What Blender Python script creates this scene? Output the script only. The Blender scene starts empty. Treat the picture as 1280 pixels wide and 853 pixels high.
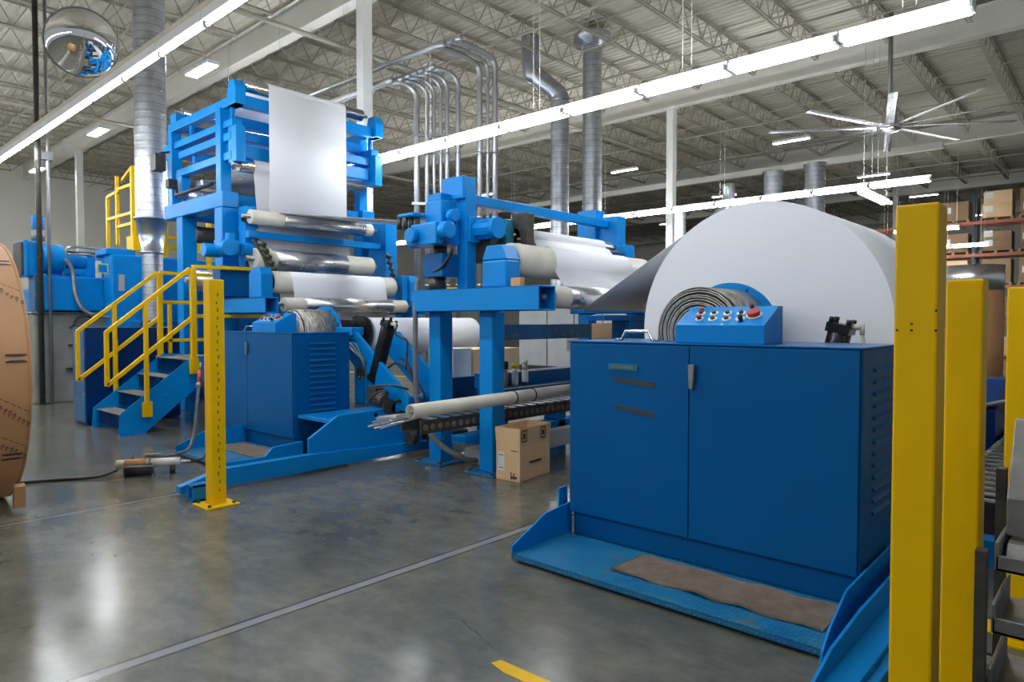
import bpy, math, random
from mathutils import Vector, Matrix
random.seed(7)
PI = math.pi
C = bpy.context.scene.collection
SC = bpy.context.scene

# ------------------------------------------------------------------ camera
F_PX = 853.0
TILT = 0.02988
YAW = 0.83371            # angle between the camera heading and the machine line
cd = bpy.data.cameras.new('camera'); cam = bpy.data.objects.new('camera', cd); C.objects.link(cam)
cd.sensor_width = 36.0; cd.lens = F_PX/1280*36.0; cd.clip_end = 200; cd.clip_start = .05
cam.location = (0, 0, 1.5)
cam.rotation_euler = (PI/2-TILT, 0, -YAW)
SC.camera = cam

# ------------------------------------------------------------------ world, exposure
w = bpy.data.worlds.new('world'); SC.world = w; w.use_nodes = True
bg = w.node_tree.nodes['Background']
bg.inputs[0].default_value = (0.86, 0.93, 1.0, 1); bg.inputs[1].default_value = 0.37
SC.view_settings.view_transform = 'Standard'; SC.view_settings.look = 'None'
SC.view_settings.gamma = 1; SC.view_settings.exposure = -0.12; SC.view_settings.use_curve_mapping = False
TUBE_E = 54.0      # fluorescent tubes of the strip lights
BAY_E = 110.0
# flat fixtures under the roof

# ------------------------------------------------------------------ materials
def new_mat(n):
    m = bpy.data.materials.new(n); m.use_nodes = True
    nt = m.node_tree; b = nt.nodes['Principled BSDF']
    return m, nt, b
def N(nt, t, **k):
    n = nt.nodes.new(t)
    for a, v in k.items(): setattr(n, a, v)
    return n
def coords(nt):
    return N(nt, 'ShaderNodeTexCoord').outputs['Object']
def ramp(nt, fac, stops):
    r = N(nt, 'ShaderNodeValToRGB'); nt.links.new(fac, r.inputs[0])
    e = r.color_ramp.elements
    while len(e) < len(stops): e.new(.5)
    for i, (p, c) in enumerate(stops):
        e[i].position = p; e[i].color = (*c, 1) if len(c) == 3 else c
    return r.outputs[0]
def noise(nt, scale, detail=4, rough=.55, stretch=None):
    n = N(nt, 'ShaderNodeTexNoise'); n.inputs['Scale'].default_value = scale
    n.inputs['Detail'].default_value = detail; n.inputs['Roughness'].default_value = rough
    c = coords(nt)
    if stretch:
        mp = N(nt, 'ShaderNodeMapping'); nt.links.new(c, mp.inputs[0]); mp.inputs['Scale'].default_value = stretch; c = mp.outputs[0]
    nt.links.new(c, n.inputs['Vector'])
    return n.outputs[0]
def bump(nt, b, h, s=.1, d=.01):
    n = N(nt, 'ShaderNodeBump'); n.inputs['Strength'].default_value = s; n.inputs['Distance'].default_value = d
    nt.links.new(h, n.inputs['Height']); nt.links.new(n.outputs[0], b.inputs['Normal'])
def sc(c, k): return tuple(min(1, x*k) for x in c)
def simple(name, col, rough=.5, metal=0, var=.12, scale=3, wear=None, wear_amt=.0, bmp=0, spec=.5):
    m, nt, b = new_mat(name)
    f = noise(nt, scale)
    base = ramp(nt, f, [(.3, sc(col, 1-var)), (.7, sc(col, 1+var))])
    if wear:
        f2 = noise(nt, scale*4, 8, .7)
        msk = ramp(nt, f2, [(.62-wear_amt*.2, (0, 0, 0)), (.66-wear_amt*.2, (1, 1, 1))])
        mx = N(nt, 'ShaderNodeMix', data_type='RGBA'); nt.links.new(msk, mx.inputs[0])
        nt.links.new(base, mx.inputs[6]); mx.inputs[7].default_value = (*wear, 1); base = mx.outputs[2]
    nt.links.new(base, b.inputs['Base Color'])
    rr = ramp(nt, noise(nt, scale*2.3), [(.2, (rough*.8,)*3), (.8, (min(1, rough*1.2),)*3)])
    nt.links.new(rr, b.inputs['Roughness'])
    b.inputs['Metallic'].default_value = metal
    b.inputs['Specular IOR Level'].default_value = spec
    if bmp: bump(nt, b, noise(nt, scale*20, 3), bmp, .002)
    return m
M = {}
M['blue'] = simple('blue_paint', (.0, .235, .66), .36, var=.08, scale=1.5, wear=(.0, .11, .40), wear_amt=-.2, spec=.22)
M['blue_shaded'] = simple('blue_shaded_paint', (.0, .100, .315), .34, var=.06, scale=1.2, spec=.18)  # same blue paint, with the shade on the fronts put into its colour
M['blue_dark'] = simple('dark_blue_paint', (.0, .03, .16), .35, var=.12, spec=.2)
M['blue_scuffed'] = simple('scuffed_blue_paint', (.005, .12, .30), .45, var=.2, wear=(.28, .15, .06), wear_amt=.25, scale=2.5)
M['teal'] = simple('teal_paint', (.01, .16, .26), .35)
M['yellow'] = simple('yellow_paint', (.84, .50, .0), .38, var=.06, wear=(.35, .24, .02), wear_amt=-.45, scale=2.5, spec=.22)
M['yellow_post'] = simple('yellow_post_paint', (.90, .54, .0), .42, var=.05, wear=(.12, .07, .01), wear_amt=-.55, scale=3, spec=.2)
M['grate'] = simple('stair_grating', (.25, .23, .2), .6, var=.3, scale=30)
M['paper'] = simple('white_paper', (.80, .82, .87), .6, var=.015, scale=.6, spec=.2)
M['paper_gray'] = simple('film_paper', (.62, .63, .66), .25, var=.03)
M['rubber'] = simple('cream_roller_rubber', (.62, .60, .52), .40, var=.08, scale=6)
M['film'] = simple('silver_film', (.66, .66, .68), .30, metal=1, var=.08, scale=4)
M['chrome'] = simple('polished_steel', (.72, .72, .73), .16, metal=1, var=.06, scale=8)
M['alu'] = simple('brushed_aluminium', (.62, .62, .64), .3, metal=1, var=.08, scale=8)
M['steel'] = simple('dull_steel', (.30, .30, .30), .45, metal=.8, var=.2, scale=10)
M['darksteel'] = simple('dark_greasy_steel', (.07, .065, .055), .5, metal=.5, var=.3, scale=12)
M['black'] = simple('black_enamel', (.012, .012, .012), .25, var=.2)
M['blackrub'] = simple('black_rubber', (.02, .02, .02), .55, var=.2)
M['grayhose'] = simple('gray_hose', (.16, .16, .16), .5)
M['galv'] = simple('galvanised_sheet', (.50, .53, .57), .33, metal=.9, var=.18, scale=5)
M['conduit'] = simple('conduit_steel', (.40, .41, .42), .42, metal=.85, var=.1)
M['white_col'] = simple('white_column_paint', (.72, .72, .69), .5, var=.05)
M['roofpaint'] = simple('dusty_roof_paint', (.56, .52, .43), .75, var=.10, scale=.5)
M['joistpaint'] = simple('dusty_joist_paint', (.40, .37, .30), .7, var=.12, scale=1)
M['girderpaint'] = simple('pale_girder_paint', (.68, .66, .60), .65, var=.06, scale=.8)
M['wall'] = simple('painted_wall', (.86, .84, .76), .75, var=.05, scale=.3)
M['machine_gray'] = simple('gray_machine_paint', (.40, .41, .42), .5, var=.08)
M['concrete_gray'] = simple('gray_base_casting', (.27, .27, .24), .6, var=.2, scale=2.5)
M['kraft'] = simple('kraft_board', (.74, .50, .28), .75, var=.08, scale=3)
M['kraft2'] = simple('kraft_wrap', (.46, .235, .10), .6, var=.10, scale=2)
M['carton_dimmed'] = simple('dimmed_brown_carton', (.27, .17, .09), .8, var=.2, scale=1)  # brown board, colour darkened to stand in for the dim rack light
M['ink'] = simple('brown_black_ink', (.05, .035, .03), .7)
M['label'] = simple('white_label', (.75, .75, .72), .6)
M['pvc'] = simple('off_white_pipe', (.66, .63, .55), .4, var=.08, scale=4)
M['red'] = simple('red_plastic', (.45, .02, .02), .35)
M['pink'] = simple('lilac_label', (.62, .36, .60), .6)
M['white_plastic'] = simple('white_plastic', (.75, .75, .73), .4)
M['orange'] = simple('orange_brown_plastic', (.55, .27, .10), .4)
M['yellow_plastic'] = simple('yellow_plastic', (.85, .6, .02), .4)
M['mat'] = simple('brown_rubber_mat', (.16, .12, .09), .8, var=.3, scale=8, wear=(.25, .2, .15), wear_amt=0, bmp=.3)
M['wood'] = simple('pallet_wood', (.38, .25, .15), .8, var=.25, scale=5)
M['redwood'] = simple('red_pallet_paint', (.55, .06, .04), .7, var=.2)
M['rackorange'] = simple('rack_beam_paint', (.34, .11, .06), .6)
M['rackdark'] = simple('rack_upright_paint', (.02, .035, .05), .5)
M['tape'] = simple('dark_masking_tape', (.035, .045, .04), .7)
M['hood'] = simple('white_lamp_hood', (.72, .73, .74), .4, var=.03)
M['mirror'] = simple('mirror_dome', (.9, .9, .9), .03, metal=1, var=.0)
M['wire'] = simple('suspension_wire', (.55, .54, .5), .5)

def emis(name, col, e):
    m, nt, b = new_mat(name)
    b.inputs['Base Color'].default_value = (*col, 1)
    b.inputs['Emission Color'].default_value = (*col, 1); b.inputs['Emission Strength'].default_value = e
    return m
M['slim_tube'] = emis('glowing_slim_tube', (.93, .97, 1.0), TUBE_E*2.8)
M['tube'] = emis('glowing_tube', (.93, .97, 1.0), TUBE_E)
M['bay'] = emis('glowing_panel', (.95, .98, 1.0), BAY_E)
M['farled'] = emis('glowing_far_lamp', (1, .98, .93), 14)

# sheet metal duct with a spiral lock seam every 14 cm
m, nt, b = new_mat('spiral_galvanised'); M['spiral'] = m
sp_ = N(nt, 'ShaderNodeSeparateXYZ'); nt.links.new(coords(nt), sp_.inputs[0])
q1 = N(nt, 'ShaderNodeMath', operation='DIVIDE'); nt.links.new(sp_.outputs[2], q1.inputs[0]); q1.inputs[1].default_value = .14
q2 = N(nt, 'ShaderNodeMath', operation='FRACT'); nt.links.new(q1.outputs[0], q2.inputs[0])
seam = ramp(nt, q2.outputs[0], [(.0, (.22, .23, .25)), (.05, (.30, .31, .33)), (.08, (.56, .58, .62)), (.95, (.50, .53, .57))])
mq = N(nt, 'ShaderNodeMix', data_type='RGBA', blend_type='MULTIPLY'); mq.inputs[0].default_value = 1
nt.links.new(seam, mq.inputs[6]); nt.links.new(ramp(nt, noise(nt, 4, 6), [(.3, (.75,)*3), (.7, (1.15,)*3)]), mq.inputs[7])
nt.links.new(mq.outputs[2], b.inputs['Base Color']); b.inputs['Metallic'].default_value = .85; b.inputs['Roughness'].default_value = .38
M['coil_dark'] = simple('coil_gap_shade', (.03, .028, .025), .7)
# diamond plate
m, nt, b = new_mat('blue_tread_plate'); M['tread'] = m
col = ramp(nt, noise(nt, 5, 6, .65), [(.40, (.0, .13, .33)), (.60, (.01, .17, .34)), (.72, (.14, .15, .14))])
nt.links.new(col, b.inputs['Base Color']); b.inputs['Roughness'].default_value = .38
v = N(nt, 'ShaderNodeTexVoronoi'); v.inputs['Scale'].default_value = 38; v.inputs['Randomness'].default_value = .15
nt.links.new(coords(nt), v.inputs['Vector'])
hh = ramp(nt, v.outputs['Distance'], [(.15, (1, 1, 1)), (.35, (0, 0, 0))]); bump(nt, b, hh, .8, .004)

# coil of layered strip: rings by radius on its end, streaks on the drum
m, nt, b = new_mat('coil_strip'); M['coil'] = m
col = ramp(nt, noise(nt, 60, 3, .6, (1, .2, .2)), [(.35, (.16, .15, .13)), (.65, (.55, .52, .47))])
nt.links.new(col, b.inputs['Base Color']); b.inputs['Roughness'].default_value = .45; b.inputs['Metallic'].default_value = .4
M['coil_light'] = simple('coil_strip_edge', (.58, .55, .50), .4, metal=.5, var=.15, scale=20)

# polished concrete floor with filled saw joints, hairline cracks
m, nt, b = new_mat('polished_concrete'); M['floor'] = m
L = nt.links
pos = coords(nt)
sep = N(nt, 'ShaderNodeSeparateXYZ'); L.new(pos, sep.inputs[0])
c1 = ramp(nt, noise(nt, .9, 9, .62), [(.30, (.085, .088, .074)), (.50, (.128, .128, .108)), (.70, (.19, .182, .150))])
c2 = ramp(nt, noise(nt, 7, 8, .7, (1, .55, 1)), [(.35, (.72, .73, .76)), (.65, (1.2, 1.18, 1.1))])
mx = N(nt, 'ShaderNodeMix', data_type='RGBA', blend_type='MULTIPLY'); mx.inputs[0].default_value = 1
L.new(c1, mx.inputs[6]); L.new(c2, mx.inputs[7]); base = mx.outputs[2]
def band(y0, half, soft, wob=.012):
    nn = N(nt, 'ShaderNodeMath', operation='MULTIPLY_ADD'); L.new(noise(nt, 2.5, 3), nn.inputs[0]); nn.inputs[1].default_value = wob; nn.inputs[2].default_value = -y0-wob/2
    a = N(nt, 'ShaderNodeMath', operation='ADD'); L.new(sep.outputs[1], a.inputs[0]); L.new(nn.outputs[0], a.inputs[1])
    ab = N(nt, 'ShaderNodeMath', operation='ABSOLUTE'); L.new(a.outputs[0], ab.inputs[0])
    mr = N(nt, 'ShaderNodeMapRange'); L.new(ab.outputs[0], mr.inputs[0])
    mr.inputs[1].default_value = half; mr.inputs[2].default_value = half+soft; mr.inputs[3].default_value = 1; mr.inputs[4].default_value = 0
    return mr.outputs[0]
def blend(base, fac, colr):
    q = N(nt, 'ShaderNodeMix', data_type='RGBA'); L.new(fac, q.inputs[0]); L.new(base, q.inputs[6])
    if isinstance(colr, tuple): q.inputs[7].default_value = (*colr, 1)
    else: L.new(colr, q.inputs[7])
    return q.outputs[2]
for y0, hw in ((3.21, .028), (6.08, .022), (12.2, .02), (18.3, .02)):
    base = blend(base, band(y0, hw+.012, .012), (.028, .027, .026))
    base = blend(base, band(y0, hw, .004), (.24, .235, .24))
vor = N(nt, 'ShaderNodeTexVoronoi', feature='DISTANCE_TO_EDGE'); vor.inputs['Scale'].default_value = .42
wv = N(nt, 'ShaderNodeVectorMath', operation='MULTIPLY_ADD')
nz = N(nt, 'ShaderNodeTexNoise'); nz.inputs['Scale'].default_value = 3; nz.inputs['Detail'].default_value = 6; L.new(pos, nz.inputs['Vector'])
L.new(nz.outputs[1], wv.inputs[0]); wv.inputs[1].default_value = (.35, .35, 0); L.new(pos, wv.inputs[2]); L.new(wv.outputs[0], vor.inputs['Vector'])
ck = N(nt, 'ShaderNodeMapRange'); L.new(vor.outputs['Distance'], ck.inputs[0]); ck.inputs[1].default_value = .0; ck.inputs[2].default_value = .0045; ck.inputs[3].default_value = .75; ck.inputs[4].default_value = 0
msk = ramp(nt, noise(nt, .35, 2), [(.52, (0, 0, 0)), (.56, (1, 1, 1))])
cm = N(nt, 'ShaderNodeMath', operation='MULTIPLY'); L.new(ck.outputs[0], cm.inputs[0]); L.new(msk, cm.inputs[1])
base = blend(base, cm.outputs[0], (.03, .028, .025))
L.new(base, b.inputs['Base Color'])
rg = ramp(nt, noise(nt, 1.6, 7, .65), [(.3, (.13,)*3), (.7, (.27,)*3)]); L.new(rg, b.inputs['Roughness'])
b.inputs['Specular IOR Level'].default_value = .55
bump(nt, b, noise(nt, 1.2, 4), .05, .03)

# ------------------------------------------------------------------ mesh helpers
class MB:
    def __init__(s): s.v = []; s.f = []; s.s = []
    def add(s, vs, fs, smooth=False):
        o = len(s.v); s.v += [tuple(x) for x in vs]
        s.f += [tuple(i+o for i in f) for f in fs]
        s.s += (smooth if isinstance(smooth, list) else [smooth]*len(fs)); return s
    def box(s, x0, x1, y0, y1, z0, z1, rot=None, piv=None):
        if x0 > x1: x0, x1 = x1, x0
        if y0 > y1: y0, y1 = y1, y0
        if z0 > z1: z0, z1 = z1, z0
        vs = [Vector(p) for p in ((x0,y0,z0),(x1,y0,z0),(x1,y1,z0),(x0,y1,z0),(x0,y0,z1),(x1,y0,z1),(x1,y1,z1),(x0,y1,z1))]
        if rot is not None:
            p = Vector(piv) if piv else (vs[0]+vs[6])/2
            vs = [rot @ (q-p)+p for q in vs]
        return s.add(vs, [(0,3,2,1),(4,5,6,7),(0,1,5,4),(1,2,6,5),(2,3,7,6),(3,0,4,7)])
    def beam(s, a, b, wd, ht, up=(0, 0, 1)):
        a = Vector(a); b = Vector(b); d = (b-a).normalized(); u = Vector(up)
        if abs(d.dot(u)) > .98: u = Vector((1, 0, 0))
        r = d.cross(u).normalized(); u = r.cross(d).normalized()
        vs = []
        for p in (a, b):
            for i, j in ((-1,-1),(1,-1),(1,1),(-1,1)): vs.append(p+r*wd/2*i+u*ht/2*j)
        return s.add(vs, [(0,3,2,1)[::-1],(4,5,6,7)[::-1],(0,1,5,4)[::-1],(1,2,6,5)[::-1],(2,3,7,6)[::-1],(3,0,4,7)[::-1]])
    def prism(s, pts, ax, a0, a1):
        # pts: 2D outline in the two other axes (in xyz order), extruded along ax
        def mk(p, a):
            if ax == 'x': return (a, p[0], p[1])
            if ax == 'y': return (p[0], a, p[1])
            return (p[0], p[1], a)
        n = len(pts)
        vs = [mk(p, a0) for p in pts]+[mk(p, a1) for p in pts]
        fs = [tuple(range(n)), tuple(range(2*n-1, n-1, -1))]+[(i, i+n, (i+1) % n+n, (i+1) % n) for i in range(n)]
        return s.add(vs, fs)
    def cyl(s, a, b, r, n=24, r2=None, caps=True, hole=0):
        a = Vector(a); b = Vector(b); d = (b-a).normalized()
        u = Vector((0,0,1)) if abs(d.z) < .9 else Vector((1,0,0))
        x = d.cross(u).normalized(); y = d.cross(x)
        r2 = r if r2 is None else r2
        ring = lambda c, q: [c+x*q*math.cos(2*PI*i/n)+y*q*math.sin(2*PI*i/n) for i in range(n)]
        if hole:
            vs = ring(a, r)+ring(b, r2)+ring(a, hole)+ring(b, hole*r2/r)
            fs = []; sm = []
            for i in range(n):
                j = (i+1) % n
                fs += [(i, j, j+n, i+n), (2*n+i, 3*n+i, 3*n+j, 2*n+j), (i, 2*n+i, 2*n+j, j), (n+i, n+j, 3*n+j, 3*n+i)]
                sm += [True, True, False, False]
            return s.add(vs, fs, sm)
        vs = ring(a, r)+ring(b, r2)
        fs = [(i, (i+1) % n, (i+1) % n+n, i+n) for i in range(n)]; sm = [True]*n
        if caps: fs += [tuple(range(n-1, -1, -1)), tuple(range(n, 2*n))]; sm += [False, False]
        return s.add(vs, fs, sm)
    def tube(s, pts, r, n=8, caps=True):
        P = [Vector(p) for p in pts]; vs = []; fs = []; k = len(P)
        up = Vector((0,0,1)); prev = None
        for i, p in enumerate(P):
            d = (P[min(i+1, k-1)]-P[max(i-1, 0)]).normalized()
            if prev is None:
                u = up if abs(d.z) < .9 else Vector((1,0,0)); x = d.cross(u).normalized()
            else: x = (prev-d*prev.dot(d)).normalized()
            prev = x; y = d.cross(x)
            vs += [p+x*r*math.cos(2*PI*j/n)+y*r*math.sin(2*PI*j/n) for j in range(n)]
        for i in range(k-1):
            for j in range(n): fs.append((i*n+j, i*n+(j+1) % n, (i+1)*n+(j+1) % n, (i+1)*n+j))
        sm = [True]*len(fs)
        if caps: fs += [tuple(range(n-1, -1, -1)), tuple(range((k-1)*n, k*n))]; sm += [False, False]
        return s.add(vs, fs, sm)
    def lathe(s, c, prof, n=32, ax='z'):
        # prof: (radius, height) list
        vs = []; fs = []
        for r, h in prof:
            for i in range(n):
                a = 2*PI*i/n; p = (r*math.cos(a), r*math.sin(a), h)
                if ax == 'x': p = (p[2], p[0], p[1])
                if ax == 'y': p = (p[1], p[2], p[0])
                vs.append((c[0]+p[0], c[1]+p[1], c[2]+p[2]))
        for k in range(len(prof)-1):
            for i in range(n): fs.append((k*n+i, k*n+(i+1) % n, (k+1)*n+(i+1) % n, (k+1)*n+i))
        return s.add(vs, fs, True)
    def build(s, name, mat, parent=None, bevel=0, label=None, **pr):
        me = bpy.data.meshes.new(name)
        o0 = ORG.get(parent.name, Vector((0,0,0))) if parent else Vector(pr.pop('origin', (0,0,0)))
        me.from_pydata([tuple(Vector(p)-o0) for p in s.v], [], s.f)
        me.polygons.foreach_set('use_smooth', s.s); me.update()
        me.materials.append(M[mat] if isinstance(mat, str) else mat)
        o = bpy.data.objects.new(name, me); C.objects.link(o)
        if parent: o.parent = parent; ORG[o.name] = o0
        else: o.location = o0; ORG[o.name] = o0
        if bevel:
            bv = o.modifiers.new('bevel', 'BEVEL'); bv.width = bevel; bv.segments = 2; bv.limit_method = 'ANGLE'; bv.angle_limit = math.radians(50)
        if label: o['label'] = label
        for k, v in pr.items(): o[k] = v
        return o
ORG = {}
def thing(name, label, cat, loc, group=None):
    o = bpy.data.objects.new(name, None); C.objects.link(o); o.empty_display_size = .1
    o.location = loc; ORG[o.name] = Vector(loc); o['label'] = label; o['category'] = cat
    if group: o['group'] = group
    return o
def one(mb, name, mat, label, cat, loc=(0,0,0), group=None, bevel=0):
    o = mb.build(name, mat, None, bevel, origin=loc); o['label'] = label; o['category'] = cat
    if group: o['group'] = group
    return o
def struct(mb, name, mat, bevel=0):
    o = mb.build(name, mat, None, bevel); o['kind'] = 'structure'; return o
def B(*a, **k): return MB().box(*a, **k)
def CY(*a, **k): return MB().cyl(*a, **k)
def TB(*a, **k): return MB().tube(*a, **k)
def copy_tree(o, parent=None):
    c = o.copy(); C.objects.link(c); c.parent = parent
    for ch in [q for q in bpy.data.objects if q.parent == o]: copy_tree(ch, c)
    return c
def curve(pts, n=6):
    # Catmull-Rom through the points
    P = [Vector(p) for p in pts]; P = [2*P[0]-P[1]]+P+[2*P[-1]-P[-2]]; out = []
    for i in range(1, len(P)-2):
        for k in range(n):
            t = k/n; a, b, c, d = P[i-1], P[i], P[i+1], P[i+2]
            out.append(.5*((2*b)+(c-a)*t+(2*a-5*b+4*c-d)*t*t+(3*b-a-3*c+d)*t**3))
    out.append(P[-2]); return out
def px(X, Y, Z):
    # where a point falls in the photograph, used only to leave out roof members outside the view
    fx, fy = math.sin(YAW), math.cos(YAW); Z -= 1.5
    f = X*fx+Y*fy; x = X*fy-Y*fx; d = f*math.cos(TILT)-Z*math.sin(TILT); u = f*math.sin(TILT)+Z*math.cos(TILT)
    if d < .5: return (-9999, -9999)
    return (640+F_PX*x/d, 426.5-F_PX*u/d)

ORD = ['first','second','third','fourth','fifth','sixth','seventh','eighth','ninth','tenth','eleventh','twelfth','thirteenth','fourteenth','fifteenth','sixteenth','seventeenth','eighteenth','nineteenth','twentieth']

# ================================================================== SETTING
struct(MB().add([(-14,-14,0),(56,-14,0),(56,46,0),(-14,46,0)], [(0,1,2,3)]), 'floor', 'floor')
RZ = 8.72
mb = MB(); xs = -14; pitch = .20
vs = []; fs = []
prof = []
x = -14.0
while x < 56:
    prof += [(x, RZ), (x+.05, RZ), (x+.065, RZ+.03), (x+.185, RZ+.03)]; x += pitch
for xx, zz in prof: vs += [(xx, -14, zz), (xx, 46, zz)]
fs = [(2*i, 2*i+1, 2*i+3, 2*i+2) for i in range(len(prof)-1)]
mb.add(vs, fs); struct(mb, 'ceiling', 'roofpaint')
mb = B(-14, 56, 38, 38.2, 0, RZ)
x = -14
while x < 56: mb.box(x, x+.04, 37.96, 38, 0, RZ); x += 3.05
struct(mb, 'wall_left', 'wall')
mb = B(55, 55.2, -14, 38, 0, RZ)
y = -14
while y < 38: mb.box(54.96, 55, y, y+.04, 0, RZ); y += 3.05
struct(mb, 'wall_back', 'wall')

# roof girders
gx = [8.3, 18.8, 29.3, 39.8, 50.3]
gn = ['nearest roof girder, crossing above the big white duct at upper left', 'second roof girder, running above the long bright row of strip lights',
      'third roof girder from the camera, behind the ceiling fan', 'fourth roof girder, above the far storage racks', 'farthest roof girder, near the back wall']
for i, X in enumerate(gx):
    mb = MB().box(X-.012, X+.012, 0, 37.9, 7.98, 8.62).box(X-.14, X+.14, 0, 37.9, 7.96, 7.98).box(X-.14, X+.14, 0, 37.9, 8.62, 8.64)
    one(mb, 'roof_girder', 'girderpaint', 'pale steel I-beam, the '+gn[i], 'girder', (X, 19, 7.96), 'roof girders')
# bar joists: one mesh, one object for each joist in view
def joist_mesh(Ln):
    mb = MB(); zt, zb = 8.66, 8.06
    for dy in (-.035, .035):
        mb.box(.05, Ln-.05, dy-.025, dy+.025, zt-.006, zt); mb.box(.05, Ln-.05, dy-.003, dy+.003, zt-.05, zt)
        mb.box(.75, Ln-.75, dy-.025, dy+.025, zb, zb+.006); mb.box(.75, Ln-.75, dy-.003, dy+.003, zb, zb+.05)
    k = int((Ln-1.5)/.6); st = (Ln-1.5)/k
    mb.beam((.15, 0, zt-.03), (.75, 0, zb+.03), .025, .025); mb.beam((Ln-.15, 0, zt-.03), (Ln-.75, 0, zb+.03), .025, .025)
    for i in range(k):
        x0 = .75+i*st
        mb.beam((x0, 0, zb+.03), (x0+st/2, 0, zt-.03), .024, .024); mb.beam((x0+st/2, 0, zt-.03), (x0+st, 0, zb+.03), .024, .024)
        mb.box(x0+st/2-.05, x0+st/2+.05, -.03, .03, zt-.045, zt-.006)
    return mb
proto = None
bays = [-2.2]+gx[:-1]
for bi, X0 in enumerate(bays):
    y = .85+(.3 if bi else 0)
    while y < 37.8:
        pts = [px(X0+t, y, z) for t in (0, 2.6, 5.2, 7.8, 10.5) for z in (8.06, 8.66)]
        if any(-40 < p[0] < 1320 and -30 < p[1] < 880 for p in pts):
            if proto is None:
                proto = joist_mesh(10.5).build('roof_joist', 'joistpaint'); o = proto
                o['label'] = 'open web steel bar joist under the corrugated roof deck'; o['category'] = 'joist'; o['group'] = 'bar joists under the roof deck'
            else: o = proto.copy(); C.objects.link(o)
            o.location = (X0, y, 0)
        y += 1.62
# long thin lines along the roof: joist bridging and sprinkler pipes
brx = []
for X0 in bays:
    for t in (2.6, 5.25, 7.9): brx.append(X0+t)
pb = None
for X in brx:
    if pb is None:
        pb = MB().box(-.02, .02, 2, 37.9, 8.02, 8.04).box(-.02, .02, 2, 37.9, 8.60, 8.62).build('joist_bridging', 'joistpaint'); o = pb
        o['label'] = 'thin steel bridging angle running across the bar joists'; o['category'] = 'bridging'; o['group'] = 'bridging lines under the roof'
    else: o = pb.copy(); C.objects.link(o)
    o.location = (X, 0, 0)
pb = None
for X in (6.4, 11.6, 15.2, 22, 25.8, 32.6, 36.4):
    if pb is None:
        pb = TB([(0, 3, 7.9), (0, 37.9, 7.9)], .03, 8)
        for y in range(4, 37, 3): pb.cyl((0, y, 7.9), (0, y, 7.78), .018, 6).box(-.01, .01, y+.2, y+.22, 7.9, 8.1)
        pb = pb.build('sprinkler_pipe', 'joistpaint'); o = pb
        o['label'] = 'dusty sprinkler pipe with hanging heads below the joists'; o['category'] = 'pipe'; o['group'] = 'sprinkler pipes under the roof'
    else: o = pb.copy(); C.objects.link(o)
    o.location = (X, 0, 0)
for y, lb in ((13.6, 'main sprinkler pipe crossing the roof, nearer one'), (24.2, 'main sprinkler pipe crossing the roof, farther one')):
    one(TB([(4, y, 7.82), (50, y, 7.82)], .055, 10), 'sprinkler_main', 'joistpaint', lb, 'pipe', (4, y, 7.82), 'sprinkler mains')

# columns
for (X, Y, lb) in ((8.3, 11.55, 'white square steel column right behind the tall blue roller tower'),
                   (18.8, 10.5, 'white steel column between the round ducts and the big white roll'),
                   (29.3, 9.8, 'far white column above the crest of the big white roll'),
                   (39.8, 9.2, 'farthest white column, left of the tall yellow post'),
                   (8.3, 29.8, 'far pale column at the left wall beside the yellow platform rail')):
    t = thing('steel_column', lb, 'column', (X, Y, 0))
    B(X-.115, X+.115, Y-.115, Y+.115, .02, 7.96).build('shaft', 'white_col', t, .012)
    B(X-.2, X+.2, Y-.2, Y+.2, 0, .02).build('base_plate', 'white_col', t)
    B(X-.2, X+.2, Y-.16, Y+.16, 7.94, 7.96).build('cap_plate', 'white_col', t)

# bus duct along the roof
one(MB().box(25.6, 25.8, 4.6, 34, 7.05, 7.25).box(25.55, 25.85, 4.6, 34, 7.25, 7.27), 'roof_bus_duct', 'girderpaint', 'long straight gray metal trunking slung under the roof behind the fan', 'trunking', (25.7, 4.6, 7.05))
for k in range(4): one(TB([(25.7, 6+k*7, 7.27), (25.7, 6+k*7, 8.6)], .01, 6), 'hanger_rod', 'wire', 'thin rod holding up the long gray roof trunking', 'rod', (25.7, 6+k*7, 7.27), 'hangers of the gray roof trunking')

# ------------------------------------------------------------------ strip lights
def strip_light(X, Y0, Y1, Z, label, group, tubes=2, hood=True, hang=0):
    t = thing('strip_light', label, 'strip light', (X, (Y0+Y1)/2, Z), group)
    if hood:
        a = .135
        MB().prism([(X-.035, Z+.0), (X+.035, Z+.0), (X+.05, Z+.05), (X+.05, Z+.10), (X-.05, Z+.10), (X-.05, Z+.05)], 'y', Y0+.01, Y1-.01).build('reflector', 'hood', t)
    else:
        B(X-.055, X+.055, Y0+.005, Y1-.005, Z+.03, Z+.13).build('housing', 'hood', t)
    for k in range(tubes):
        dx = 0 if tubes == 1 else (-.085 if k == 0 else .085)
        CY((X+dx, Y0+.045, Z), (X+dx, Y1-.045, Z), .034 if hood else .016, 10).build('tube', 'tube' if hood else 'slim_tube', t)
    for yy in (Y0+.015, Y1-.04): MB().box(X-(.115 if tubes == 2 else .02), X+(.115 if tubes == 2 else .02), yy, yy+.025, Z-.02, Z+.05).build('lamp_holder', 'hood', t)
    if hang:
        for yy in (Y0+.1, Y1-.1): TB([(X, yy, Z+.10), (X, yy, hang)], .006, 5).build('hanger', 'wire', t)
    return t
def strip_row(X, Ys, n, step, Z, where, group, **k):
    for i in range(n):
        strip_light(X, Ys+i*step, Ys+(i+1)*step, Z, f'{ORD[n-1-i]} strip light from the far left end of {where}', group, **k)
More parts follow.
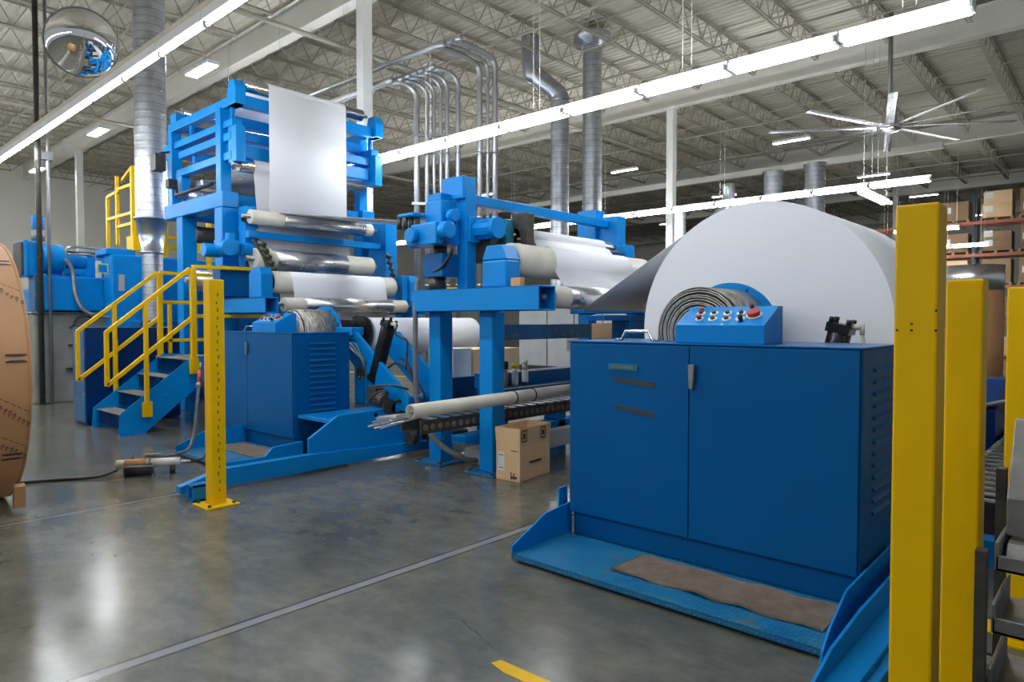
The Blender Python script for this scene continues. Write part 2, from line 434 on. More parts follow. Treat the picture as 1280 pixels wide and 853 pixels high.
def wires(X, ys, Z, label, group):
    p = None
    for y in ys:
        if p is None:
            p = MB().tube([(0, -.05, Z), (0, -.05, 8.6)], .004, 5).tube([(0, .07, Z), (0, .07, 8.6)], .004, 5).build('suspension_cable', 'wire'); o = p
            o['label'] = label; o['category'] = 'cable'; o['group'] = group
        else: o = p.copy(); C.objects.link(o)
        o.location = (X, y, 0)
# row behind the roll, the long bright one: near end at Y 2.5
strip_row(7.8, 1.15, 13, 1.22, 4.47, 'the long bright row', 'strip lights of the long bright row')
wires(7.8, [1.7+1.22*2*i for i in range(7)], 4.57, 'thin pair of steel cables holding the long bright row of strip lights', 'cables of the long bright row')
# aisle row over the blue stands, runs out of the frame at top left; unseen near lamps added for light
strip_row(3.13, -0.02, 15, 1.18, 4.52, 'the thin upper left row', 'strip lights of the upper left row', tubes=1, hood=False)
one(MB().box(3.10, 3.16, -.02, 17.7, 4.65, 4.74), 'light_rail', 'roofpaint', 'gray steel channel carrying the thin row of lights at upper left', 'rail', (3.13, -.02, 4.65))
wires(3.13, [.4, 3.9, 7.2, 9.6, 12, 14.4, 17], 4.74, 'thin pair of steel cables holding the light rail at upper left', 'cables of the upper left light rail')
# farther rows
strip_row(16.8, 3.2, 16, 1.22, 4.5, 'the second bright row', 'strip lights of the second bright row')
wires(16.8, [4.3, 7.9, 11.6, 15.2, 18.8], 4.6, 'thin pair of steel cables holding the second bright row', 'cables of the second bright row')
strip_row(31.0, 4.0, 3, 1.22, 4.35, 'the row before the racks', 'strip lights of the row before the racks')
strip_row(3.13, 18.2, 7, 2.44, 4.52, 'the added unseen far row', 'strip lights of the added far row')  # lamps out of view, added to brighten the left wall
strip_row(-2.5, 1.12, 12, 2.44, 4.6, 'the added unseen row behind the camera', 'strip lights of the added unseen row')  # unseen lamps added to brighten the faces turned to the aisle

wires(31.0, [4.2, 5.4, 6.6, 7.5], 4.45, 'thin pair of steel cables holding the row before the racks', 'cables of the row before the racks')
# flat fixtures under the roof
def high_bay(X, Y, Z, label, L_=1.2, W_=.3, along='y'):
    t = thing('high_bay_light', label, 'ceiling light', (X, Y, Z), 'flat ceiling lights')
    a, b_ = (W_/2, L_/2) if along == 'y' else (L_/2, W_/2)
    B(X-a, X+a, Y-b_, Y+b_, Z, Z+.09).build('housing', 'hood', t, .01)
    B(X-a+.02, X+a-.02, Y-b_+.02, Y+b_-.02, Z-.015, Z).build('lamp_panel', 'bay', t)
    MB().tube([(X, Y-b_*.8, Z+.09), (X, Y-b_*.8, 8.72)], .006, 5).tube([(X, Y+b_*.8, Z+.09), (X, Y+b_*.8, 8.72)], .006, 5).build('hanger', 'wire', t)
for (X, Y, lb) in ((7.13, 16.35, 'bright flat ceiling light above and left of the blue tower'), (7.25, 24.1, 'flat ceiling light between the mirror dome and the thin light row'),
                   (7.43, 31.9, 'flat ceiling light farthest left, behind the standing conduits')):
    high_bay(X, Y, 7.4, lb)
for (X, Y, lb) in ((22.9, 8.4, 'flat ceiling light just left of the big ceiling fan'), (23.0, 14.9, 'flat ceiling light right of the two big round ducts'),
                   (30.6, 7.9, 'flat ceiling light under the fan hub, behind it'), (30.8, 14.4, 'small ceiling light right of the far white column'),
                   (23.0, 22.6, 'small ceiling light left of the round ducts, above the blue crossbar'), (37.1, 7.4, 'small ceiling light right of the second bright row end'),
                   (45.9, 6.85, 'farthest ceiling light above the storage racks'), (37.3, 21.0, 'tiny far ceiling light above the gray web')):
    high_bay(X, Y, 7.4, lb, 1.2, .14)
t = strip_light(0, -1.1, 1.1, 0, 'single strip light turned across the others, above the big white roll', None, hang=4.22); t.location = (18.4, 4.7, 4.5); t.rotation_euler = (0, 0, PI/2)
t = strip_light(0, -1.0, 1.0, 0, 'bare strip light high on the far side above the big roll', None, hang=4.12); t.location = (27, 5.3, 4.6)

# ------------------------------------------------------------------ round ducts
def spiral(mb, x, y, z0, z1, r, step=.14):
    mb.cyl((x, y, z0), (x, y, z1), r, 40, caps=False)
    z = z0+step/2
    while z < z1: mb.lathe((x, y, z), [(r, -.010), (r+.004, 0), (r, .010)], 40); z += step
    return mb
t = thing('spiral_duct', 'thick round galvanised duct with a cone, standing left of the blue tower', 'duct', (4.93, 13.5, 2.95))
spiral(MB(), 4.93, 13.5, 3.40, 8.6, .27).build('upper_pipe', 'spiral', t)
MB().lathe((4.93, 13.5, 0), [(.27, 3.40), (.31, 3.40), (.31, 3.36), (.27, 3.36), (.18, 2.78), (.20, 2.78), (.20, 2.74), (.175, 2.74)], 40).build('reducer', 'galv', t)
spiral(MB(), 4.93, 13.5, 1.4, 2.74, .175, .1).build('lower_pipe', 'spiral', t)
TB(curve([(4.93, 13.5, 1.4), (4.97, 13.5, 1.15), (5.15, 13.5, 1.0), (5.58, 13.5, .95)]), .17, 20).build('elbow', 'galv', t)
t = thing('spiral_duct', 'straight round galvanised duct, the right one of the two big ones at centre', 'duct', (13.9, 9.95, 1.7), 'big centre ducts')
spiral(MB(), 13.9, 9.95, 1.8, 8.3, .235, .3).build('pipe', 'spiral', t)
MB().lathe((13.9, 9.95, 0), [(.235, 8.2), (.30, 8.22), (.30, 8.3), (.46, 8.34), (.46, 8.5)], 32).build('roof_collar', 'galv', t)
t = thing('spiral_duct', 'round galvanised duct with a bend near the roof, left of the straight one at centre', 'duct', (13.4, 10.55, 1.7), 'big centre ducts')
spiral(MB(), 13.38, 10.55, 1.8, 6.9, .225, .3).build('pipe', 'spiral', t)
TB(curve([(13.38, 10.55, 6.9), (13.34, 10.6, 7.1), (13.05, 10.98, 7.5), (12.95, 11.1, 7.7), (12.93, 11.12, 8.5)]), .225, 28).build('offset_bend', 'galv', t)
for (X, Y, r, z1, lb) in ((17.6, 9.55, .16, 4.6, 'thin round duct standing right of the blue crossbar end'), (20.4, 8.0, .26, 5.9, 'round duct seen just left of the ceiling fan behind the big roll'),
                          (22.5, 7.5, .30, 6.4, 'round duct rising behind the crest of the big roll')):
    t = thing('spiral_duct', lb, 'duct', (X, Y, 1.0), 'far round ducts')
    spiral(MB(), X, Y, 0, z1, r, .3).build('pipe', 'spiral', t)
    MB().lathe((X, Y, 0), [(r, z1), (r+.05, z1), (r+.05, z1+.05), (0.01, z1+.05)], 28).build('cap', 'galv', t)
one(TB(curve([(17.6, 9.2, 1.2), (17.55, 9.0, 3.2), (17.6, 9.0, 3.7), (17.9, 8.7, 4.2), (18.2, 8.4, 4.8), (18.2, 8.4, 5.3)]), .17, 18), 'bent_duct', 'galv', 'crooked round duct beside the white column behind the gray web', 'duct', (17.6, 9.2, 1.2))

# conduits standing behind the tower
cx = [(9.15, 10.95, .06), (9.34, 10.85, .045), (9.42, 10.72, .035), (9.50, 10.60, .035), (9.58, 10.5, .045), (9.70, 10.30, .05), (9.98, 9.95, .055), (10.12, 9.86, .035), (10.22, 9.75, .06)]
for i, (X, Y, r) in enumerate(cx):
    if i < 6: top = 6.1+.05*i; p = [(X, Y, 0), (X, Y, top-.4), (X, Y, top), (X-.2, Y+.05, top+.18), (X-.5, Y+.2, top+.2), (X-.6, Y+.8, top+.2), (X-.6, Y+8, top+.2)]
    else: top = 6.55+.07*(i-6); p = [(X, Y, 0), (X, Y, top-.4), (X, Y, top), (X-.2, Y, top+.18), (X-1.0, Y, top+.2), (X-1.2, Y+.5, top+.2), (X-1.2, Y+8, top+.2)]
    t = thing('conduit', ORD[i]+' from the left of the standing steel conduits beside the tower', 'conduit', (X, Y, 0), 'steel conduits at centre')
    TB(p[:2]+curve(p[1:], 5), r, 10).build('pipe', 'conduit', t)
    for z in (2.2, 3.6, 4.9): CY((X, Y, z), (X, Y, z+.05), r+.012, 12).build('coupling', 'conduit', t)
for z, lb in ((3.9, 'lower strut rail clamping the bundle of standing conduits'), (5.3, 'upper strut rail clamping the bundle of standing conduits')):
    one(MB().beam((9.05, 10.98, z), (10.3, 9.64, z), .05, .05), 'strut_rail', 'steel', lb, 'rail', (9.6, 10.3, z))
one(TB([(3.36, 14.36, .0), (3.36, 14.36, 8.0)], .045, 10), 'conduit', 'darksteel', 'dark vertical pipe rising in front of the gray machine base at left', 'pipe', (3.36, 14.36, 0))
t = thing('conduit', 'light thin vertical conduit beside the dark pipe at left', 'conduit', (3.5, 14.33, 0))
TB([(3.50, 14.33, 0), (3.50, 14.33, 8.0)], .028, 8).build('pipe', 'conduit', t)
MB().box(3.40, 3.58, 14.29, 14.41, 4.35, 4.5).build('junction_box', 'steel', t)

# mirror dome hung from the roof
t = thing('mirror_dome', 'round convex safety mirror hanging at upper left', 'mirror', (3.13, 11.0, 5.4))
prof = []
for k in range(13):
    a = k/12*PI*.45; prof.append((.46*math.sin(a)/math.sin(PI*.45), .46*(math.cos(a)-math.cos(PI*.45))/math.sin(PI*.45)*.75))
rot = Matrix.Rotation(math.radians(-28), 4, 'X') 
mbm = MB().lathe((0, 0, 0), prof, 40)
mir = mbm.build('mirror_face', 'mirror'); mir.parent = t; ORG[mir.name] = Vector(t.location)
rim = MB().lathe((0, 0, 0), [(.455, .0), (.47, .01), (.475, -.01), (.46, -.02), (0.01, -.03)], 40).build('rim', 'steel'); rim.parent = t
dirv = Vector((-.05, -.86, -.46)).normalized()
q = dirv.to_track_quat('Z', 'Y'); mir.rotation_mode = 'QUATERNION'; mir.rotation_quaternion = q; rim.rotation_mode = 'QUATERNION'; rim.rotation_quaternion = q
MB().tube([(3.13, 11.02, 5.5), (3.13, 11.4, 8.05)], .008, 6).tube([(3.0, 11.02, 5.5), (2.8, 11.4, 8.05)], .008, 6).build('hanger', 'wire', t)

# big ceiling fan
FX, FY, FZ = 17.7, 4.25, 6.0
t = thing('ceiling_fan', 'huge ceiling fan with ten long silver blades', 'ceiling fan', (FX, FY, FZ))
MB().cyl((FX, FY, FZ+.2), (FX, FY, 8.6), .05, 12).build('down_rod', 'steel', t)
MB().lathe((FX, FY, FZ), [(.01, -.12), (.2, -.12), (.26, -.06), (.26, .06), (.16, .12), (.14, .34), (.01, .36)], 24).build('hub', 'alu', t)
a0 = math.atan2(-FY, -FX)+.02
for k in range(10):
    a = a0+k*PI/5; d = Vector((math.cos(a), math.sin(a), 0)); s_ = Vector((-d.y, d.x, 0))
    c = Vector((FX, FY, FZ)); p0 = c+d*.22; p1 = c+d*2.65
    mb = MB(); up = Vector((0, 0, 1))
    pr = [(-.085, -.02), (-.04, .012), (.03, .016), (.085, .0), (.03, .004), (-.04, -.002)]
    vs = [p0+s_*u+up*v for u, v in pr]+[p1+s_*u+up*v for u, v in pr]; n = 6
    mb.add(vs, [tuple(range(n-1, -1, -1)), tuple(range(n, 2*n))]+[(i, (i+1) % n, (i+1) % n+n, i+n) for i in range(n)])
    mb.build('blade', 'alu', t)

# ------------------------------------------------------------------ tall roller tower
def roller(t, y, z, r, x0, x1, body='rubber', mid=None, mx0=0, mx1=0, name='roller', stub=.12, end=None):
    mb = MB().cyl((x0, y, z), (x1, y, z), r, 40)
    o = mb.build(name, body, t)
    CY((x0-stub, y, z), (x1+stub, y, z), r*.28, 14).build('roller_shaft', 'steel', o)
    if mid: CY((mx0, y, z), (mx1, y, z), r+.004, 40, caps=True).build('roller_sleeve', mid, o)
    if end: MB().cyl((x0-.012, y, z), (x0+.01, y, z), r*.9, 28, hole=r*.45).build('end_plate', end, o)
    return o
def arc(yc, zc, r, a0, a1, n=10):
    return [(yc+r*math.cos(math.radians(a0+(a1-a0)*i/n)), zc+r*math.sin(math.radians(a0+(a1-a0)*i/n))) for i in range(n+1)]
def web(name, path, xs, mat, label, th=.003, cat='paper web'):
    # path: (y, z) points; xs: (x0, x1) per point or one pair
    n = len(path)
    if isinstance(xs[0], (int, float)): xs = [xs]*n
    if len(xs) == 2 and n > 2:
        a, b_ = xs; L_ = [0]
        for i in range(1, n): L_.append(L_[-1]+math.dist(path[i], path[i-1]))
        xs = [(a[0]+(b_[0]-a[0])*l/L_[-1], a[1]+(b_[1]-a[1])*l/L_[-1]) for l in L_]
    vs = []
    for i, (y, z) in enumerate(path):
        p, q = path[max(i-1, 0)], path[min(i+1, n-1)]; dy, dz = q[0]-p[0], q[1]-p[1]; l = math.hypot(dy, dz); ny, nz = -dz/l*th, dy/l*th
        vs += [(xs[i][0], y, z), (xs[i][1], y, z), (xs[i][1], y+ny, z+nz), (xs[i][0], y+ny, z+nz)]
    fs = []; sm = []
    for i in range(n-1):
        for j in range(4): fs.append((4*i+j, 4*i+(j+1) % 4, 4*i+4+(j+1) % 4, 4*i+4+j)); sm.append(j in (0, 2))
    fs += [(3, 2, 1, 0), (4*n-4, 4*n-3, 4*n-2, 4*n-1)]; sm += [False, False]
    return one(MB().add(vs, fs, sm), name, mat, label, cat, (xs[0][0], path[0][0], path[0][1]))

XA, XB = 4.74, 7.44         # outer faces of the side frames
TY0, TY1 = 10.15, 12.35
t = thing('roller_tower', 'tall blue steel tower of stacked rollers and beams', 'machine', (6.1, 11.2, 0))
def post(x, y, z0, z1, wd=.2): return B(x-wd/2, x+wd/2, y-wd/2, y+wd/2, z0, z1).build('post', 'blue', t, .012)
for x in (4.84, 7.36):
    post(x, 10.30, 0, 3.22, .26); post(x, 11.75, 0, 3.22, .24)
    B(x-.13, x+.13, TY0, TY1, 3.22, 3.46).build('side_beam', 'blue', t, .015)
    post(x, 10.38, 3.46, 4.74, .17); post(x, 12.2, 3.46, 4.70, .17)
    # stacked side rails of the upper cage
    B(x-.05, x+.12, 9.86, 12.35, 4.72, 4.86).build('side_rail', 'blue', t, .01)
    B(x-.04, x+.12, 10.0, 12.6, 4.42, 4.53).build('side_rail', 'blue', t, .01)
    B(x-.04, x+.12, 10.05, 11.95, 4.22, 4.34).build('side_rail', 'blue', t, .01)
    B(x-.04, x+.12, 10.05, 12.0, 3.93, 4.05).build('side_rail', 'blue', t, .01)
    MB().prism([(9.84, 4.72), (10.12, 4.72), (10.12, 4.9), (10.06, 5.08), (9.9, 5.08), (9.84, 4.95)], 'x', x-.06, x+.1).build('bearing_block', 'blue', t, .008)
    MB().box(x-.06, x+.1, 11.98, 12.22, 4.86, 5.0).build('bearing_block', 'blue', t, .008)
    B(x-.03, x+.12, 9.9, 10.16, 3.88, 4.42).build('bearing_block', 'blue', t, .01)
    B(x-.03, x+.12, 11.86, 12.1, 3.62, 4.05).build('bearing_block', 'blue', t, .01)
    mb = MB()
    for yy in (10.15, 11.6): mb.cyl((x+.04, yy, 4.53), (x+.04, yy, 4.74), .035, 10)
    for yy in (10.3, 11.5): mb.cyl((x+.04, yy, 4.05), (x+.04, yy, 4.22), .035, 10)
    mb.build('spacer_bolt', 'blue', t)
# cross beams behind the web
for (y, z, h) in ((9.98, 4.72, .17), (10.35, 4.50, .16), (10.1, 4.24, .14), (10.1, 3.98, .2), (12.1, 4.72, .14), (12.2, 4.3, .14), (10.3, 3.24, .2), (12.2, 3.24, .2)):
    B(4.9, 7.3, y-.05, y+.08, z, z+h).build('cross_beam', 'blue', t, .008)
B(4.9, 7.45, 9.72, 9.82, 2.74, 2.84).build('cross_beam', 'blue', t, .006)
# front uprights carrying the lower rollers
for x in (5.0, 7.44):
    B(x-.09, x+.09, 9.86, 10.06, 1.9, 3.22).build('front_upright', 'blue', t, .01)
MB().cyl((4.90, 9.84, 3.02), (4.90, 9.87, 3.02), .045, 14).build('bore', 'black', t)
roller(t, 9.99, 5.06, .10, 4.93, 7.10, 'chrome', end='steel')
roller(t, 12.1, 5.06, .09, 4.93, 7.10, 'chrome', end='steel')
roller(t, 10.05, 3.86, .105, 4.93, 7.12, 'chrome', end='steel')
roller(t, 11.98, 3.62, .13, 4.93, 7.12, 'alu', end='chrome')
roller(t, 9.74, 3.05, .105, 4.93, 7.10, 'rubber', 'film', 5.45, 6.95)
roller(t, 9.65, 2.42, .155, 4.93, 7.02, 'rubber', 'film', 5.25, 6.5)
roller(t, 9.12, 2.05, .16, 4.9, 7.06, 'rubber', end='black')
roller(t, 8.80, 1.73, .10, 4.93, 7.08, 'rubber', 'film', 5.25, 6.80)
roller(t, 11.7, 2.95, .14, 4.95, 7.2, 'blackrub', end='steel')
roller(t, 11.2, 2.15, .17, 4.7, 6.9, 'alu', end='steel')
for z in (3.72, 3.5): B(5.0, 7.2, 11.5, 11.75, z, z+.13).build('idler_guard', 'alu', t, .01)
# lower front arm that holds the lower rollers, same pattern as the frame to the right
for x, nm in ((4.66, 'near'), (7.30, 'far')):
    mb = MB()
    mb.box(x-.1, x+.1, 8.62, 10.2, 1.80, 1.82).box(x-.1, x+.1, 8.62, 10.2, 1.60, 1.62).box(x-.1, x-.08, 8.62, 10.2, 1.6, 1.82).box(x+.08, x+.1, 8.62, 10.2, 1.6, 1.82)
    mb.build('roller_arm', 'blue', t, .006)
    MB().prism([(8.95, 1.82), (9.3, 1.82), (9.3, 2.15), (9.2, 2.25), (9.0, 2.25), (8.95, 2.15)], 'x', x+.02, x+.2).build('bearing_block', 'blue', t, .01)
for (x, y) in ((4.66, 9.0), (7.3, 9.0)):
    B(x-.1, x+.1, y+.9, y+1.1, 0, 1.6).build('post', 'blue', t, .012)
B(4.9, 7.3, 9.3, 9.5, 1.3, 1.5).build('cross_beam', 'blue', t, .008)
# right side lower frame
B(7.32, 7.56, 9.6, 10.1, 1.9, 3.2).build('side_plate', 'blue', t, .01)
B(7.2, 7.6, 9.0, 9.2, 1.35, 2.25).build('side_plate', 'blue', t, .01)
# gear motor on the near side
gm = MB().box(4.50, 4.78, 9.75, 10.0, 2.45, 2.68).cyl((4.56, 9.85, 2.55), (4.56, 9.6, 2.55), .12, 20).cyl((4.66, 9.8, 2.66), (4.66, 9.8, 2.78), .07, 16).cyl((4.3, 9.9, 2.52), (4.55, 9.9, 2.52), .1, 16).cyl((4.8, 9.75, 2.55), (4.95, 9.75, 2.55), .1, 18)
gm.build('gear_motor', 'blue', t, .01)
MB().box(4.48, 4.9, 9.75, 10.0, 1.85, 2.3).build('control_box', 'blue_shaded', t, .01)
mb = MB()
for k in range(7): mb.cyl((4.95+.03*k, 9.5-.02*k, 2.65-.09*k), (4.98+.03*k, 9.4-.02*k, 2.6-.09*k), .04, 8)
mb.tube(curve([(4.9, 9.6, 2.7), (5.0, 9.45, 2.4), (5.05, 9.4, 2.1)]), .02, 6).build('drive_linkage', 'darksteel', t)
mb = MB()
for k in range(6): mb.cyl((7.1+.03*k, 9.3, 2.6-.1*k), (7.16+.03*k, 9.25, 2.55-.1*k), .04, 8)
mb.build('drive_linkage', 'darksteel', t)
MB().tube([(4.55, 12.1, 4.3), (4.72, 12.1, 4.35)], .02, 6).box(4.45, 4.62, 12.0, 12.2, 4.0, 4.28).build('sensor_bracket', 'darksteel', t, .005)
MB().box(4.62, 4.76, 11.9, 12.05, 3.72, 3.86).tube([(4.74, 11.95, 3.85), (4.74, 11.9, 3.6), (4.76, 10.6, 3.62)], .035, 8).build('air_cylinder', 'blackrub', t)
B(4.72, 4.8, 9.2, 9.32, 1.83, 1.93).build('wooden_shim', 'orange', t, label='orange brown block on the roller arm')
# webs on the tower
web('paper_web', [(9.885, 3.10), (9.885, 5.06)]+arc(9.99, 5.06, .104, 180, 90, 8)+[(12.1, 5.154)], (5.33, 6.72), 'paper', 'wide white paper web hanging down the front of the blue tower from its top roller')
web('paper_web', [(9.83, 2.60), (10.0, 3.755)]+arc(10.05, 3.86, .108, 225, 90, 8)+[(11.9, 3.78)], (5.13, 6.75), 'paper_gray', 'second pale web behind the first, running from the middle chrome roller')
web('paper_web', arc(9.12, 2.05, .164, 60, 180, 10)+[(8.90, 1.78)], (5.17, 6.82), 'paper', 'white paper web wrapped over the large cream roller low on the tower')
web('paper_web', [(8.90, 1.70), (9.05, 1.2), (9.0, 1.0)], (5.95, 6.85), 'paper_gray', 'dim web below the lowest roller of the tower')

# ------------------------------------------------------------------ second roller frame (centre)
t = thing('roller_station', 'blue two-post roller frame with a gearbox and a long crossbar, at centre', 'machine', (4.84, 5.0, 0))
for y in (5.40, 4.65):
    for x in (4.83, 7.45):
        B(x-.09, x+.09, y-.09, y+.09, .02, 1.59).build('post', 'blue', t, .012)
        MB().box(x-.2, x+.2, y-.2, y+.2, 0, .022).build('base_plate', 'blue_scuffed', t, .004)
        for i in (-1, 1):
            for j in (-1, 1): CY((x+i*.16, y+j*.16, .02), (x+i*.16, y+j*.16, .05), .018, 6).build('anchor_bolt', 'darksteel', t)
for x in (4.72, 7.45):
    mb = MB(); y0, y1 = 3.86, 5.6
    mb.box(x-.12, x+.12, y0, y1, 1.80, 1.815).box(x-.12, x+.12, y0, y1, 1.59, 1.605).box(x-.12, x-.105, y0, y1, 1.59, 1.815).box(x+.105, x+.12, y0, y1, 1.59, 1.815)
    mb.build('main_beam', 'blue', t, .006)
    B(x+.0, x+.2, 4.36, 4.68, 1.815, 2.08).build('bearing_housing', 'blue', t, .02)
    MB().prism([(4.36, 2.08), (4.68, 2.08), (4.62, 2.22), (4.42, 2.22)], 'x', x, x+.2).build('bearing_housing', 'blue', t, .01)
B(4.84, 4.98, 5.02, 5.16, 1.8, 2.84).build('mast', 'blue', t, .01)
B(4.80, 4.99, 5.03, 5.34, 2.74, 2.97).build('mast_head', 'blue', t, .01)
MB().box(4.98, 7.45, 5.04, 5.14, 2.70, 2.80).build('crossbar', 'blue', t, .008)
B(7.42, 7.6, 4.9, 5.3, 2.45, 2.85).build('crossbar_block', 'blue', t, .015)
B(7.35, 7.55, 5.2, 5.5, 2.3, 2.95).build('crossbar_block', 'blue', t, .015)
B(7.38, 7.5, 5.0, 5.12, 1.8, 2.5).build('mast', 'blue', t, .01)
gb = MB().box(4.50, 4.82, 5.10, 5.52, 2.26, 2.48).box(4.62, 4.84, 5.15, 5.4, 2.48, 2.72).box(4.66, 4.80, 5.2, 5.42, 2.72, 2.80)
gb.cyl((4.48, 5.42, 2.36), (4.42, 5.42, 2.36), .08, 18).cyl((4.6, 5.12, 2.4), (4.6, 5.0, 2.4), .09, 20).cyl((4.72, 5.14, 2.56), (4.72, 5.05, 2.56), .07, 16).cyl((4.62, 5.5, 2.34), (4.62, 5.62, 2.34), .09, 18).box(4.46, 4.7, 5.4, 5.66, 2.56, 2.6)
gb.build('gearbox', 'blue', t, .015)
mb = MB()
for k in range(4): mb.cyl((4.46+.03*k, 5.62-.06*k, 2.44), (4.46+.03*k, 5.62-.06*k, 2.56), .028, 10)
mb.build('vent_posts', 'darksteel', t)
mo = MB().cyl((4.98, 5.05, 2.43), (4.98, 4.74, 2.43), .10, 28).cyl((4.98, 4.76, 2.43), (4.98, 4.70, 2.43), .108, 28).box(4.86, 5.0, 4.98, 5.08, 2.3, 2.56)
for k in range(10):
    a = k*PI/5; mo.beam((4.98+.103*math.cos(a), 5.0, 2.43+.103*math.sin(a)), (4.98+.103*math.cos(a), 4.78, 2.43+.103*math.sin(a)), .01, .01)
mo.build('motor', 'blue', t, .006)
B(4.60, 4.82, 5.12, 5.42, 1.94, 2.18).build('drive_cover', 'blue_shaded', t, .01)
CY((4.7, 5.3, 1.81), (4.7, 5.3, 1.95), .09, 18).build('coupling', 'darksteel', t); CY((4.72, 5.28, 2.18), (4.72, 5.28, 2.27), .07, 16).build('coupling', 'darksteel', t)
mb = MB().box(5.02, 5.35, 4.85, 5.15, 2.1, 2.38).box(5.35, 5.47, 4.65, 4.85, 2.2, 2.62)
mb.cyl((5.2, 4.8, 2.2), (5.2, 4.7, 2.2), .06, 14).cyl((5.32, 4.62, 2.22), (5.32, 4.54, 2.22), .05, 12).cyl((5.1, 4.7, 2.14), (5.3, 4.6, 2.12), .04, 10).build('drive_bracket', 'darksteel', t, .008)
B(5.2, 7.5, 4.82, 4.92, 2.2, 2.31).build('guide_beam', 'teal', t, .008)
B(5.18, 5.3, 4.78, 4.95, 2.1, 2.55).build('guide_bracket', 'teal', t, .01)
B(7.3, 7.5, 4.7, 4.85, 2.05, 2.45).build('guide_bracket', 'blue', t, .01)
roller(t, 4.82, 2.40, .07, 5.35, 7.10, 'alu'); 
for dz in (0, .05): CY((5.3, 4.74, 2.30+dz), (7.35, 4.74, 2.30+dz), .012, 8).build('guide_rod', 'steel', t)
roller(t, 4.53, 2.1, .163, 4.96, 7.36, 'rubber', end='rubber')
roller(t, 3.98, 1.72, .105, 4.87, 7.2, 'rubber', 'film', 5.12, 6.6)
MB().box(4.74, 4.8, 4.2, 4.32, 1.815, 1.90).build('wooden_block', 'orange', t, .004, label='small brown block lying on the blue beam')
MB().tube(curve([(4.62, 5.1, 2.28), (4.6, 4.98, 2.2), (4.6, 5.1, 2.05), (4.62, 5.3, 1.98)]), .018, 8).build('cable', 'blackrub', t)
TB(curve([(4.66, 5.56, 1.95), (4.62, 5.56, 1.6), (4.62, 5.56, 1.0), (4.63, 5.54, .6), (4.68, 5.35, .28), (4.84, 5.08, .08), (5.1, 5.0, .045), (5.4, 5.0, .04)], 8), .028, 10).build('conduit_hose', 'grayhose', t)
# scuffed cross beam and low rails through the posts
one(MB().box(4.97, 8.6, 4.72, 4.86, 1.30, 1.46), 'cross_rail', 'blue_scuffed', 'scuffed blue cross beam with orange rust patches running right from the centre frame', 'beam', (4.97, 4.79, 1.3), bevel=.006)

# webs between the big roll and the frame
A_Y, A_Z, A_R = 2.09, 1.44, .945
nd = [(A_Y+A_R*math.cos(math.radians(a)), A_Z+A_R*math.sin(math.radians(a))) for a in (75, 70, 65, 61)]
path = nd+[(3.93, 1.605)]+arc(3.98, 1.72, .113, 245, 350, 8)+arc(4.53, 2.1, .168, 215, 60, 10)+[(4.70, 2.36)]+arc(4.82, 2.40, .076, 200, 90, 5)
xs = []
for i, p in enumerate(path):
    s = min(1, max(0, (p[0]-2.3)/(4.4-2.3))); xs.append((5.0+.5*s**1.5, 6.42+.5*s**1.5))
web('paper_web', path, xs, 'paper', 'white paper web leading from the big roll over the rollers of the centre frame')
web('paper_web', [(4.82, 2.477), (9.65, 3.15)]+arc(9.74, 3.05, .112, 130, 10, 8), ((5.6, 6.95), (5.35, 6.75)), 'paper_gray', 'gray web spanning high between the centre frame and the tower')

